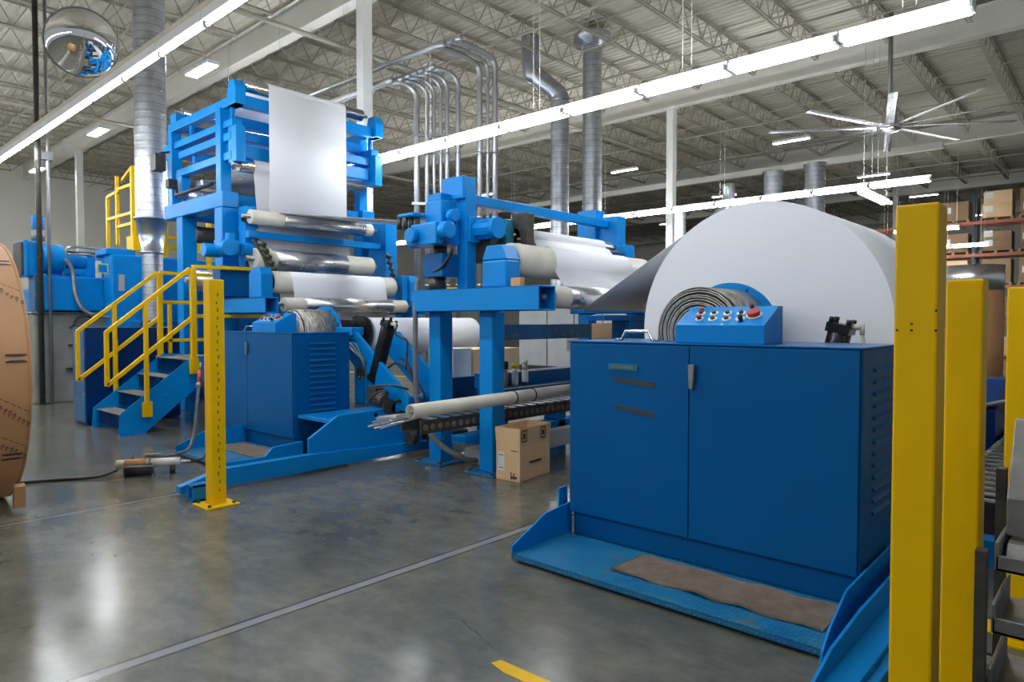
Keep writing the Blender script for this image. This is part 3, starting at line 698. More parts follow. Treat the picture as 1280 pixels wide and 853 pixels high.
# ------------------------------------------------------------------ unwind stands
def louvers(mb, x0, x1, y, z0, z1, n, side=-1):
    for i in range(n):
        z = z0+(z1-z0)*i/(n-1)
        mb.prism([(y, z+.014), (y, z-.012), (y+side*.014, z-.009), (y+side*.014, z-.004)], 'x', x0, x1)
    return mb
def unwind_stand(ox, oy, seam, ay, az, label, y_len=1.82, coil_r=.30):
    t = thing('unwind_stand', label, 'machine', (ox, oy, 0), 'blue roll stands')
    D = .72
    B(ox+.012, ox+D, oy, oy+y_len, .205, 1.355).build('cabinet_body', 'blue_shaded', t, .006)
    B(ox+.04, ox+D-.02, oy+.01, oy+y_len-.01, .05, .205).build('plinth', 'blue_shaded', t, .004)
    MB().box(ox-.004, ox+D+.01, oy-.006, oy+y_len+.006, 1.355, 1.366).build('cabinet_top', 'blue_shaded', t, .003)
    d1 = B(ox-.006, ox+.012, oy+.012, oy+seam-.003, .215, 1.350).build('door', 'blue_shaded', t, .003)
    d2 = B(ox-.006, ox+.012, oy+seam+.003, oy+y_len-.01, .215, 1.350).build('door', 'blue_shaded', t, .003)
    MB().prism([(oy+seam-.045, 1.245), (oy+seam-.005, 1.245), (oy+seam-.012, 1.10), (oy+seam-.035, 1.10)], 'x', ox-.035, ox-.012).box(ox-.03, ox-.006, oy+seam-.035, oy+seam-.012, 1.14, 1.22).build('door_handle', 'steel', d1, .004)
    mb = MB(); louvers(mb, ox+.20, ox+.53, oy, .50, 1.245, 13); mb.build('vent_louvers', 'blue_shaded', t)
    # control box
    c = MB(); y0, y1 = oy+.53, oy+1.08
    c.prism([(ox+.09, 1.366), (ox+.09, 1.475), (ox+.11, 1.483), (ox+.30, 1.585), (ox+.36, 1.585), (ox+.36, 1.366)], 'y', y0, y1)
    cb = c.build('control_box', 'blue', t, .004)
    sl = Vector((.19, 0, .102)).normalized(); nm = Vector((-sl.z, 0, sl.x))
    def onp(u, v): return Vector((ox+.11, 0, 1.483))+sl*u+Vector((0, y0+v, 0))
    mp = MB(); mk = MB(); mr = MB()
    for r_, u in enumerate((.055, .125)):
        for q_ in range(4 if r_ else 4):
            p = onp(u, .17+.085*q_+.02*r_)
            mp.cyl(p, p+nm*.004, .027, 18); mk.cyl(p+nm*.004, p+nm*.018, .013, 12)
            if (q_, r_) in ((3, 0),): mr.cyl(p+nm*.018, p+nm*.03, .017, 12)
    mp.build('button_plate', 'white_plastic', cb); mk.build('push_button', 'darksteel', cb)
    p = onp(.09, .10)
    mr.cyl(p+nm*.01, p+nm*.035, .036, 20); mp2 = MB().cyl(p, p+nm*.01, .045, 20); mp2.build('button_ring', 'white_plastic', cb)
    p = onp(.15, .45); mr.cyl(p, p+nm*.03, .014, 10); mr.build('stop_button', 'red', cb, label='red mushroom stop button and red pilot button')
    mk2 = MB()
    for u, v in ((.03, .155), (.16, .135)): p = onp(u, v); mk2.cyl(p, p+nm*.04, .013, 10)
    mk2.build('selector_knob', 'black', cb)
    # lifting handle on the top
    hy0, hy1 = oy+1.33, oy+1.56
    MB().tube([(ox+.24, hy1+.05, 1.372), (ox+.24, hy1, 1.374), (ox+.24, hy1-.03, 1.43), (ox+.24, hy0+.03, 1.43), (ox+.24, hy0, 1.374), (ox+.24, hy0-.05, 1.372)], .011, 8).build('lift_handle', 'chrome', t)
    # strip coil drum, flange, chuck, in line with the roll
    cy = oy+ay
    cxa, cxb = ox+.44, ox+.90
    CY((cxa+.015, cy, az), (cxb, cy, az), coil_r, 48).build('coil_core', 'coil', t)
    CY((cxa+.004, cy, az), (cxa+.014, cy, az), coil_r*.985, 48).build('coil_backing', 'coil_dark', t)
    mb = MB()
    # spiral layers seen on the drum's end
    n = 13; sp = []
    for k in range(n*24):
        a = k/24*2*PI; r = coil_r*(.28+.72*k/(n*24)); jit = .002*math.sin(a*3.1)+.003*math.sin(a*.37)
        sp.append((cxa, cy+(r+jit)*math.cos(a), az+(r+jit)*math.sin(a)))
    vs = []; fs = []
    for k, p in enumerate(sp): vs += [(p[0]-.012, p[1], p[2]), (p[0]+.008, p[1], p[2])]
    vs2 = [(v[0], cy+(v[1]-cy)*(1-.0045/max(.05, math.hypot(v[1]-cy, v[2]-az))), az+(v[2]-az)*(1-.0045/max(.05, math.hypot(v[1]-cy, v[2]-az)))) for v in vs]
    m_ = len(vs)
    for k in range(len(sp)-1):
        a = 2*k; fs += [(a, a+1, a+3, a+2), (m_+a, m_+a+2, m_+a+3, m_+a+1), (a, a+2, m_+a+2, m_+a)]
    mb.add(vs+vs2, fs, True); mb.build('coil_layers', 'coil_light', t)
    mb = MB(); mb.cyl((cxb, cy, az), (cxb+.03, cy, az), coil_r+.045, 48)
    for k in range(8):
        a = k*PI/4+.4; mb.cyl((cxb-.015, cy+(coil_r+.02)*math.cos(a), az+(coil_r+.02)*math.sin(a)), (cxb, cy+(coil_r+.02)*math.cos(a), az+(coil_r+.02)*math.sin(a)), .012, 8)
    mb.build('flange', 'blue', t)
    return t, cy
sA, cyA = unwind_stand(3.66, .98, .935, 1.11, 1.42, 'large blue unwind stand in the right foreground with tape strips on its door')
sB, cyB = unwind_stand(3.86, 6.70, 1.03, .80, 1.34, 'blue unwind stand at left behind the yellow bollard, side louvers in view')
# name plate and tape marks of the near stand
mb = MB().box(3.645, 3.655, 2.26, 2.48, 1.185, 1.225); pl = mb.build('name_plate', 'teal', sA, .002)
mb = MB()
for k in range(14): mb.box(3.641, 3.645, 2.29+.012*k, 2.297+.012*k, 1.195+.004*(k % 2), 1.214)
mb.build('plate_lettering', 'steel', pl)
one(MB().prism([(2.432, 1.140), (2.432, 1.112), (2.143, 1.088), (2.141, 1.120)], 'x', 3.6515, 3.654), 'tape_strip', 'tape', 'upper dark strip of tape on the door of the near blue stand', 'tape', (3.652, 2.43, 1.14), 'tape strips on the stand door')
one(MB().prism([(2.435, .968), (2.432, .940), (2.145, .908), (2.140, .936)], 'x', 3.6515, 3.654), 'tape_strip', 'tape', 'lower tilted dark strip of tape on the door of the near blue stand', 'tape', (3.652, 2.43, .96), 'tape strips on the stand door')

# chucks, cylinders and arms (chuck is between drum and roll)
def stand_mech(t, ox, oy, cy, az, xr, arms):
    X = ox+.95
    mb = MB().cyl((ox+.93, cy, az), (xr-.02, cy, az), .16, 32).cyl((xr-.10, cy, az), (xr-.004, cy, az), .21, 36)
    for k in range(6):
        a = k*PI/3; mb.cyl((xr-.12, cy+.14*math.cos(a), az+.14*math.sin(a)), (xr-.1, cy+.14*math.cos(a), az+.14*math.sin(a)), .018, 8)
    mb.build('chuck', 'black', t, .003)
    # hydraulic cylinder, leaning toward the aisle
    p0 = Vector((X, oy+arms+(.16 if arms > 0 else .30), .78)); p1 = Vector((X, oy+arms, 1.50)); d = (p1-p0).normalized()
    c = MB().cyl(p0+d*.08, p1-d*.06, .07, 20)
    for q in (p0+d*.05, p1-d*.05): c.beam(q-d*.03, q+d*.03, .145, .145, (1, 0, 0))
    for i in (-.052, .052):
        for j in (-.052, .052): w_ = d.cross(Vector((1, 0, 0))).normalized()*j+Vector((i, 0, 0)); c.cyl(p0+w_, p1+w_, .008, 6); c.cyl(p1+w_-d*.02, p1+w_+d*.015, .016, 8)
    c.build('lift_cylinder', 'black', t, .003)
    MB().cyl(p0, p0-d*.15, .025, 12).build('piston_rod', 'chrome', t)
    f = p1+Vector((-.02, -.09, -.04))
    MB().cyl(f+Vector((0, .03, 0)), f+Vector((0, -.03, 0)), .02, 10).cyl(f+Vector((0, -.03, .02)), f+Vector((0, -.03, -.05)), .015, 10).build('hose_fitting', 'pvc', t)
    TB(curve([f+Vector((0, -.03, -.05)), f+Vector((0, -.05, -.12)), f+Vector((0, -.14, -.15)), f+Vector((0, -.24, -.2)), f+Vector((-.05, -.28, -.5))]), .012, 8).build('hydraulic_hose', 'blackrub' if arms < -.2 else 'pvc', t)
    return X
# near stand: cylinder stands behind the cabinet, right of the control box
XA_ = stand_mech(sA, 3.66, .98, cyA, 1.42, 5.0, .375)
MB().box(4.60, 4.72, cyA-.2, cyA+.2, .06, 1.30).build('support_column', 'blue_shaded', sA, .01)
MB().box(6.5, 6.62, cyA-.2, cyA+.2, .0, 1.30).cyl((6.42, cyA, 1.42), (6.62, cyA, 1.42), .16, 28).build('support_column', 'blue_shaded', sA, .01)
MB().prism([(cyA-.02, 1.28), (cyA-.36, 1.36), (cyA-.75, .75), (cyA-.45, .6)], 'x', 4.68, 4.73).build('lift_arm', 'blue', sA, .006)
XB_ = stand_mech(sB, 3.86, 6.70, cyB, 1.36, 5.35, -.46)
for dx, k in ((0.0, 0), (.62, 1)):
    x = 4.76+dx
    MB().prism([(7.10, 1.22), (7.0, 1.36), (6.84, 1.36), (5.86, .66), (5.86, .50), (6.15, .50), (6.6, .76), (7.0, 1.05)], 'x', x, x+.05).build('lift_arm', 'blue', sB, .006)
mb = MB().cyl((4.745, 6.72, .885), (4.77, 6.72, .885), .085, 24)
for k in range(6):
    a = k*PI/3; mb.cyl((4.735, 6.72+.06*math.cos(a), .885+.06*math.sin(a)), (4.75, 6.72+.06*math.cos(a), .885+.06*math.sin(a)), .012, 6)
mb.build('pivot_cap', 'darksteel', sB)
MB().box(4.72, 4.9, 6.86, 7.2, 1.32, 1.42).build('arm_block', 'blue', sB, .01)
mb = MB()
for k in range(7): mb.tube(curve([(4.72, 7.05-.03*k, 1.24), (4.7, 6.9-.03*k, 1.2-.02*(k % 3)), (4.74, 6.62, 1.06-.02*k)]), .008, 5)
mb.build('cable_bundle', 'steel', sB)
mb = MB().tube(curve([(4.84, 6.08, 1.08), (4.84, 5.95, 1.02), (4.84, 5.86, .8), (4.86, 5.84, .56)]), .013, 8).tube(curve([(4.84, 6.42, .9), (4.84, 6.15, 1.02), (4.85, 5.9, .9), (4.9, 5.76, .7), (4.9, 5.8, .56)]), .013, 8)
mb.build('hydraulic_hose', 'blackrub', sB)
# pump and fittings at the foot of the arms
mb = MB().cyl((4.55, 6.0, .62), (4.55, 6.2, .62), .07, 18).cyl((4.5, 6.08, .62), (4.62, 6.08, .72), .05, 14).box(4.5, 4.62, 6.1, 6.26, .6, .76)
mb.lathe((4.6, 5.98, .56), [(.0, .0), (.085, .0), (.085, .04), (.0, .04)], 20, 'y').lathe((4.72, 5.98, .54), [(.05, .0), (.09, .0), (.09, .03), (.05, .03)], 20, 'y')
mb.tube(curve([(4.5, 6.15, .78), (4.62, 6.0, .79), (4.8, 5.9, .74)]), .014, 6).tube(curve([(4.45, 6.2, .58), (4.5, 6.1, .7), (4.6, 6.05, .74)]), .012, 6)
mb.build('hydraulic_pump', 'darksteel', sB, .003)
# base frame of the far stand: rail toward the aisle and stepped side plate
bf = MB().prism([(2.36, .03), (5.12, .03), (5.12, .125), (3.6, .185), (2.72, .185), (2.48, .12), (2.36, .09)], 'y', 5.93, 6.02)
bf.build('floor_rail', 'blue', sB, .005)
MB().prism([(3.0, .18), (3.62, .18), (3.62, .33), (3.95, .525), (5.12, .56), (5.12, .125), (3.6, .12)], 'y', 5.99, 6.03).build('side_plate', 'blue', sB, .004)
MB().prism([(2.98, .07), (2.98, .12), (3.42, .12), (3.50, .20), (3.84, .22), (3.84, .07)], 'y', 6.48, 6.52).build('platform_guard', 'blue', sB, .004)
MB().box(3.9, 5.3, 6.03, 6.68, .44, .48).build('deck', 'blue', sB, .004)
MB().box(5.0, 7.0, 6.0, 6.2, .36, .62).box(5.6, 7.0, 6.9, 7.1, .3, .5).build('base_beam', 'blue', sB, .008)
MB().box(4.90, 5.5, 5.68, 5.80, .18, .24).box(4.75, 4.95, 5.70, 5.86, .26, .34).cyl((4.72, 5.8, .22), (4.8, 5.8, .22), .08, 14).cyl((5.1, 5.85, .3), (5.1, 5.7, .3), .12, 18).build('track_trolley', 'darksteel', sB, .004)
MB().box(4.4, 4.44, 5.985, 5.99, .47, .51).build('slot', 'black', sB)
stub = MB()
for (y0, y1, z0, z1) in ((5.68, 5.80, .0, .02), (5.68, 5.80, .12, .14), (5.68, 5.70, 0, .14), (5.78, 5.80, 0, .14)): stub.box(2.36, 2.50, y0, y1, z0, z1)
stub.build('end_bumper', 'blue', sB, .003)
one(MB().prism([(6.45, .49), (7.05, .49), (7.1, 1.0), (7.05, 1.02)], 'x', 5.1, 5.115), 'paper_web', 'paper', 'white sheet of paper hanging behind the arms of the far blue stand', 'paper web', (5.1, 6.8, .5))

# tread platforms
def platform(t, x0, x1, y0, y1, gl, gr):
    MB().box(x0, x1, y0, y1, .018, .055).build('tread_platform', 'tread', t, .003)
    if gl: MB().prism([(x0, .03), (x0, .10), (x0+.33, .24), (x1+.02, .26), (x1+.02, .03)], 'y', y1-.012, y1).build('platform_guard', 'blue', t, .003)
    if gr: MB().prism([(x0-.1, .03), (x0-.08, .08), (x0+.02, .15), (x0+.25, .25), (x1+.5, .27), (x1+.5, .03)], 'y', y0-.03, y0-.018).build('platform_guard', 'blue', t, .003)
platform(sA, 3.11, 3.70, .98, 2.83, True, True)
platform(sB, 3.08, 3.90, 6.52, 7.86, True, False)
MB().box(3.63, 3.72, 2.86, 2.87, .1, .36).build('end_plate', 'blue', sA)
MB().prism([(2.55, .04), (2.62, .10), (2.9, .17), (3.3, .20), (4.4, .22), (4.4, .04)], 'y', .87, .885).build('side_plate', 'blue', sA, .003)
MB().box(2.4, 5.2, .76, .872, .035, .085).box(2.4, 5.2, .72, .76, .0, .05).build('floor_rail', 'blue', sA, .004)
B(3.70, 5.2, .76, 2.8, .0, .06).build('base_beam', 'blue_shaded', sA, .004)
# floor mats
def mat_mesh(x0, x1, y0, y1, z, amp):
    nx, ny = 10, 60; vs = []; fs = []
    for j in range(ny+1):
        for i in range(nx+1):
            u, v_ = i/nx, j/ny; edge = (1-u)**2
            h = amp*max(0, math.sin(v_*19+1)*math.sin(v_*7.3))*edge+.004*math.sin(u*5+v_*9)**2
            vs.append((x0+(x1-x0)*u+.008*math.sin(v_*23), y0+(y1-y0)*v_, z+h))
    for j in range(ny):
        for i in range(nx): a = j*(nx+1)+i; fs.append((a, a+1, a+nx+2, a+nx+1))
    k = len(vs); vs += [(a, b_, c-.005) for a, b_, c in vs]
    fs += [tuple(q+k for q in f[::-1]) for f in fs]
    for j in range(ny):
        a = j*(nx+1); fs.append((a+nx+1, a, a+k, a+nx+1+k)); a += nx; fs.append((a, a+nx+1, a+nx+1+k, a+k))
    for i in range(nx): fs.append((i, i+1, i+1+k, i+k)); a = ny*(nx+1)+i; fs.append((a+1, a, a+k, a+1+k))
    return MB().add(vs, fs, True)
one(mat_mesh(3.27, 3.62, 1.03, 2.20, .062, .016), 'floor_mat', 'mat', 'worn brown rubber mat curling at its edge on the near tread platform', 'mat', (3.4, 1.6, .06))
one(mat_mesh(3.45, 3.80, 6.56, 7.75, .062, .004), 'floor_mat', 'mat', 'worn tan mat on the platform of the far blue stand behind the bollard', 'mat', (3.6, 7.1, .06))

# ------------------------------------------------------------------ paper rolls
def paper_roll(x0, x1, y, z, r, label, name='paper_roll'):
    t = thing(name, label, 'paper roll', (x0, y, z), 'white paper rolls')
    n = 160; mb = MB().cyl((x0, y, z), (x1, y, z), r, n, caps=False)
    mb.cyl((x0, y, z), (x0+.001, y, z), r, n, caps=True)
    o = MB().cyl((x0, y, z), (x1, y, z), r, n).build('roll_body', 'paper', t, .0)
    MB().cyl((x0-.006, y, z), (x1+.006, y, z), .085, 32, hole=.07).build('core', 'kraft', t)
    return t
paper_roll(5.0, 6.42, A_Y, A_Z, A_R, 'huge white paper roll mounted on the near blue stand')
paper_roll(5.38, 7.3, 7.5, 1.30, .24, 'slim white paper roll on the far stand, behind the black cylinder')

# ------------------------------------------------------------------ bollards
def bollard(x, y, h, label, wd=.12, base=True, holes=()):
    t = thing('bollard_post', label, 'post', (x, y, 0), 'yellow square posts')
    B(x-wd/2, x+wd/2, y-wd/2, y+wd/2, .012, h).build('post_tube', 'yellow_post', t, .008)
    if base:
        MB().box(x-.135, x+.135, y-.135, y+.135, 0, .014).build('base_plate', 'yellow_post', t, .003)
        for i in (-1, 1):
            for j in (-1, 1): CY((x+i*.1, y+j*.1, .014), (x+i*.1, y+j*.1, .03), .014, 6).build('anchor_bolt', 'darksteel', t)
    if holes:
        for dy, z in holes: CY((x-wd/2-.003, y+dy, z), (x-wd/2+.003, y+dy, z), .0038, 10).build('bolt_hole', 'ink', t)
    return t
b1 = bollard(2.47, 5.50, 1.83, 'yellow square bollard with a base plate standing on the floor at left centre')
mb = MB()
for k in range(26): mb.box(2.466+.006*math.sin(k*2.3), 2.474+.006*math.sin(k*2.3), 5.4385, 5.4405, .12+k*.063, .14+k*.063+.02*((k*7) % 3)/3)
for p in ((4, 5.0),): pass
mb.build('slot_marks', 'ink', b1)
bollard(2.46, .495, 1.86, 'tallest and nearest yellow square post at the right', holes=((-.055, 1.53), (.01, 1.49), (.01, 1.47), (.05, 1.47), (-.055, 1.47)))
bollard(3.09, .465, 1.655, 'shorter yellow square post just right of and behind the tallest one')
bollard(3.95, .37, 1.655, 'yellow square post cut off by the right edge of the photo')

# ------------------------------------------------------------------ wrapped roll at left edge
t = thing('wrapped_roll', 'brown kraft wrapped paper roll lying at the left edge of the photo', 'paper roll', (1.0, 7.17, 1.08))
mb = MB().cyl((-.15, 7.17, 1.08), (1.36, 7.17, 1.08), 1.08, 96).cyl((1.34, 7.17, 1.08), (1.363, 7.17, 1.08), 1.081, 96)
mb.build('kraft_wrap', 'kraft2', t)
mk = MB()
def on_roll(x, ang, r=1.087): return (x, 7.17-r*math.cos(ang), 1.08+r*math.sin(ang))
def patch(x0, x1, a0, a1, sk=0):
    vs = [on_roll(x0, a0), on_roll(x1, a0+sk), on_roll(x1, a1+sk), on_roll(x0, a1)]
    mk.add(vs, [(0, 1, 2, 3)])
for a in (.93, .13, -.60):
    mk = MB(); patch(1.20, 1.33, a+.016, a+.030); patch(1.20, 1.33, a-.030, a-.016); patch(1.22, 1.31, a+.012, a+.018); patch(1.22, 1.31, a-.018, a-.012); mk.build('printed_mark', 'ink', t)
for a in (.70, -.18, -.45):
    mk = MB()
    for k in range(9):
        x = 1.10+.029*k+.004*random.random(); s_ = a-.022*k
        h1 = .03+.02*random.random()
        patch(x, x+.005, s_, s_+h1, -.006); patch(x+.012, x+.017, s_+.01*random.random(), s_+h1-.01*random.random(), .006)
        patch(x+.003, x+.014, s_+h1-.012, s_+h1-.006)
    for k in range(6): x = 1.11+.04*k; patch(x, x+.03, a+.072-.03*k*.8, a+.077-.03*k*.8, -.02)
    mk.build('printed_mark', 'ink', t)
MB().prism([(6.42, .03), (6.47, .03), (6.45, .22), (6.41, .20)], 'x', 1.30, 1.375).build('loose_flap', 'kraft2', t)

# ------------------------------------------------------------------ stairs with yellow rails
t = thing('stair', 'blue steel stair with grated treads climbing to the machine platform', 'stair', (3.1, 10.2, 0))
ys0, ys1 = 9.72, 10.78
for y in (ys0, ys1):
    MB().prism([(3.10, .0), (3.42, .0), (4.35, .76), (4.35, 1.0), (4.05, 1.0), (3.12, .28)], 'y', y-.006, y+.006).build('stringer', 'blue', t, .003)
    MB().box(3.10, 3.42, y-.03, y+.03, 0, .01).build('stringer_foot', 'blue', t)
for k in range(4):
    x = 3.16+.265*k; z = .26+.235*k
    mb = MB().box(x, x+.24, ys0+.01, ys1-.01, z-.012, z)
    tr = mb.build('tread', 'grate', t)
    mb = MB()
    for q in range(17): yy = ys0+.05+q*.06; mb.box(x+.02, x+.03, yy, yy+.012, z-.2, z-.02)
    mb.build('riser_grille', 'blue_dark', tr)
B(4.22, 4.54, ys0, ys1, .94, .98).build('landing', 'grate', t, .004)
B(4.22, 4.54, ys0-.02, ys0+.02, .80, 1.0).build('landing_edge', 'blue', t, .004)
for (x, y) in ((4.45, 9.8), (4.45, 10.7)): B(x-.04, x+.04, y-.04, y+.04, 0, .94).build('landing_leg', 'blue', t, .004)
def bar(mb, a, b, w_=.05): return mb.beam(a, b, w_, w_)
def rail_side(t, y):
    r = MB()
    a = (2.965, y, 1.35); b_ = (4.02, y, 2.22)
    bar(r, a, b_); bar(r, (2.965, y, 1.36), (2.965, y, .66)); bar(r, (2.965, y, .67), (4.05, y, 1.55))
    r.build('sloping_rail', 'yellow', t, .004)
    q = MB(); bar(q, (3.43, y-.02, .25), (3.43, y-.02, 1.72)); q.box(3.37, 3.49, y-.05, y-.01, .22, .42); q.build('rail_post', 'yellow', t, .004)
    q = MB(); bar(q, (4.05, y-.02, .78), (4.05, y-.02, 2.22), .07); q.box(3.99, 4.11, y-.05, y-.01, .76, .98); q.build('rail_post', 'yellow', t, .004)
t2 = thing('stair_railing', 'yellow handrail on the near side of the blue stair, with its platform guard', 'railing', (3.43, 9.68, .2), 'yellow stair handrails')
rail_side(t2, 9.68)
q = MB(); bar(q, (4.05, 9.68, 2.25), (5.2, 9.68, 2.27)); bar(q, (5.2, 9.68, 2.27), (5.2, 9.68, 1.56)); bar(q, (4.05, 9.68, 1.565), (5.2, 9.68, 1.565)); q.build('platform_rail', 'yellow', t2, .004)
t2 = thing('stair_railing', 'yellow handrail on the far side of the blue stair', 'railing', (3.43, 10.85, .2), 'yellow stair handrails')
rail_side(t2, 10.86)
q = MB(); bar(q, (4.05, 10.86, 2.22), (4.95, 10.86, 2.22)); bar(q, (4.95, 10.86, 2.22), (4.95, 10.86, 1.15)); bar(q, (4.1, 10.86, 1.78), (4.95, 10.86, 1.78)); bar(q, (4.1, 10.86, 1.2), (4.95, 10.86, 1.2)); bar(q, (4.2, 10.86, 1.0), (4.2, 10.86, 1.78)); bar(q, (4.75, 10.86, 1.2), (4.75, 10.86, 1.78), .03)
q.build('platform_rail', 'yellow', t2, .004)
# upper guard rails
t = thing('platform_railing', 'yellow guard rail cage on the high platform left of the thick duct', 'railing', (4.8, 14.6, 2.9), 'upper yellow guard rails')
q = MB()
bar(q, (4.8, 15.45, 2.85), (4.8, 15.45, 4.0), .06); bar(q, (4.8, 15.45, 4.0), (4.8, 14.75, 4.05), .06); bar(q, (4.8, 15.4, 3.55), (4.8, 14.1, 3.55), .06)
bar(q, (5.1, 15.5, 4.4), (4.8, 14.05, 4.4), .06); bar(q, (4.8, 14.9, 3.0), (4.8, 14.9, 4.35), .06); bar(q, (4.8, 14.05, 4.4), (4.8, 14.05, 3.0), .08); bar(q, (4.8, 15.45, 2.87), (4.8, 15.1, 2.87), .06); bar(q, (4.8, 14.9, 4.08), (4.8, 14.1, 4.08), .06); bar(q, (4.8, 14.9, 3.35), (4.8, 14.1, 3.35), .06)
q.build('rail', 'yellow', t, .004); B(4.74, 4.86, 13.9, 14.25, 2.82, 3.1).build('rail_foot', 'yellow', t, .004)
t = thing('platform_railing', 'yellow guard rail seen through the legs of the blue tower', 'railing', (5.4, 14, 2.9), 'upper yellow guard rails')
q = MB()
for z in (4.1, 3.88, 3.12, 2.92): bar(q, (5.0, 14.0, z), (7.2, 14.0, z), .07)
for x in (5.35, 6.2, 7.1): bar(q, (x, 14.0, 2.0), (x, 14.0, 4.2), .08)
q.build('rail', 'yellow', t, .004)
B(5.72, 6.35, 13.95, 14.0, 2.85, 3.4).build('kick_panel', 'yellow', t, .004)
B(5.6, 5.85, 13.9, 14.0, 2.1, 2.4).build('kick_panel', 'yellow', t, .004)

# ------------------------------------------------------------------ machinery left of and behind the stair
t = thing('extruder', 'blue extruder housing on a gray casting at far left', 'machine', (3.9, 15.8, 0))
MB().box(3.28, 4.9, 14.5, 17.0, .0, 1.62).box(3.24, 4.95, 14.46, 17.0, 1.62, 1.66).build('base_casting', 'concrete_gray', t, .03)
MB().box(3.42, 4.75, 14.35, 15.2, 1.68, 2.30).box(3.42, 4.75, 15.2, 16.5, 1.68, 2.1).build('barrel_cover', 'blue', t, .02)
B(3.3, 3.6, 14.5, 14.9, 1.66, 2.32).build('end_cover', 'blue_scuffed', t, .02)
MB().box(3.25, 3.42, 14.6, 15.2, 2.3, 2.92).box(3.18, 3.25, 14.58, 15.22, 2.28, 2.94).build('gear_casing', 'blue', t, .02)
B(3.14, 3.2, 14.62, 15.18, 2.32, 2.9).build('radiator_grille', 'darksteel', t)
MB().cyl((3.42, 14.7, 2.95), (3.42, 14.7, 3.14), .10, 24).build('motor_base', 'steel', t)
MB().cyl((3.42, 14.7, 3.14), (3.42, 14.7, 3.40), .10, 24).build('motor', 'blue', t, .01)
MB().cyl((3.42, 14.62, 2.62), (3.75, 14.62, 2.62), .27, 28).cyl((3.8, 14.62, 2.6), (4.15, 14.62, 2.6), .13, 24).box(3.75, 4.1, 14.4, 14.8, 2.35, 2.45).build('gear_motor', 'blue', t, .015)
MB().box(3.7, 5.2, 15.4, 16.6, 2.30, 2.78).build('rear_hood', 'blue', t, .02)
MB().box(3.6, 5.2, 15.38, 16.62, 2.78, 2.86).build('hood_lid', 'blackrub', t, .01)
MB().tube(curve([(3.75, 14.5, 2.3), (3.78, 14.45, 2.75), (3.9, 14.42, 2.85), (4.35, 14.4, 2.84), (4.45, 14.4, 2.8), (4.46, 14.4, 2.3)]), .025, 8).tube(curve([(3.8, 14.45, 2.72), (4.2, 14.42, 2.72), (4.28, 14.42, 2.6), (4.28, 14.42, 2.3)]), .02, 8).build('guard_pipe', 'alu', t)
B(4.24, 4.34, 14.36, 14.38, 2.3, 2.62).build('tag_card', 'label', t)
MB().box(4.35, 4.75, 14.30, 14.36, 2.27, 2.30).box(4.62, 4.74, 14.33, 14.35, 1.7, 2.28).build('latch_plate', 'steel', t)
one(TB(curve([(3.7, 14.2, 2.62), (3.82, 14.2, 2.4), (3.85, 14.15, 1.95), (4.0, 14.1, 1.66), (4.35, 14.05, 1.56), (4.7, 14.0, 1.52)]), .035, 10), 'flexible_hose', 'steel', 'bent flexible metal hose drooping over the blue extruder housing', 'hose', (3.8, 14.2, 2.3))
mb = MB()
for k in range(4): mb.cyl((4.0+.09*k, 14.42, .78), (4.0+.09*k, 14.42, 1.02), .035, 12)
mb.box(3.9, 4.4, 14.40, 14.47, 1.02, 1.07).tube(curve([(4.0, 14.44, 1.05), (4.05, 14.4, 1.2), (4.1, 14.44, 1.12)]), .02, 6).box(3.86, 4.4, 14.42, 14.5, .60, .63)
mb.tube(curve([(3.98, 14.4, 1.45), (4.05, 14.38, 1.56), (4.2, 14.38, 1.58), (4.3, 14.4, 1.52)]), .025, 6).tube(curve([(4.0, 14.4, 1.44), (3.9, 14.4, 1.36)]), .02, 6).tube(curve([(3.95, 14.42, .55), (4.1, 14.35, .3), (4.4, 14.3, .22)]), .012, 6)
mb.v = [(p[0]-.10, p[1], p[2]) for p in mb.v]
one(mb, 'air_regulators', 'darksteel', 'row of dark air regulators and valves on the gray machine base', 'valves', (4.1, 14.4, .9))
t = thing('electrical_cabinet', 'dark blue floor cabinet left of the stair', 'cabinet', (3.6, 11.25, 0))
B(3.10, 4.4, 11.0, 11.55, .02, 1.40).build('cabinet_body', 'blue_dark', t, .008)
B(3.085, 3.10, 11.02, 11.53, .05, 1.38).build('door', 'blue_scuffed', t, .003)
MB().box(3.075, 3.085, 11.28, 11.36, .98, 1.08).build('warning_label', 'label', t)
MB().cyl((3.5, 10.98, 1.22), (3.5, 10.98, .5), .02, 10).build('pipe', 'steel', t)
# tall blue machine body behind the stair
t = thing('machine_housing', 'tall blue machine housing behind the thick duct and the stair', 'machine', (5.2, 13.9, 0))
MB().box(4.35, 5.6, 13.85, 14.3, 0, 2.72).build('housing', 'blue', t, .03)
MB().box(4.30, 4.8, 13.95, 14.6, 2.72, 2.84).box(5.0, 7.6, 14.3, 15.2, 0.6, 2.75).build('upper_housing', 'blue', t, .02)
B(5.6, 7.6, 13.2, 14.2, .0, 1.9).build('side_housing', 'blue_shaded', t, .02)
MB().box(4.46, 4.56, 13.83, 13.85, 2.05, 2.35).build('label_plate', 'machine_gray', t)
B(4.13, 4.31, 13.9, 13.92, 2.36, 2.54).build('warning_sign', 'yellow_plastic', t, label='small yellow edged square sign')
B(4.15, 4.29, 13.89, 13.90, 2.38, 2.52).build('sign_field', 'blue', t)
B(4.45, 5.4, 12.8, 13.25, 0, 1.5).build('lower_housing', 'blue_shaded', t, .02)
for (x0, x1, y0, y1, z0, z1) in ((5.7, 7.2, 10.6, 11.6, 0, 1.25), (5.2, 7.0, 12.6, 13.1, .9, 2.2)):
    B(x0, x1, y0, y1, z0, z1).build('lower_housing', 'blue_shaded', t, .02)

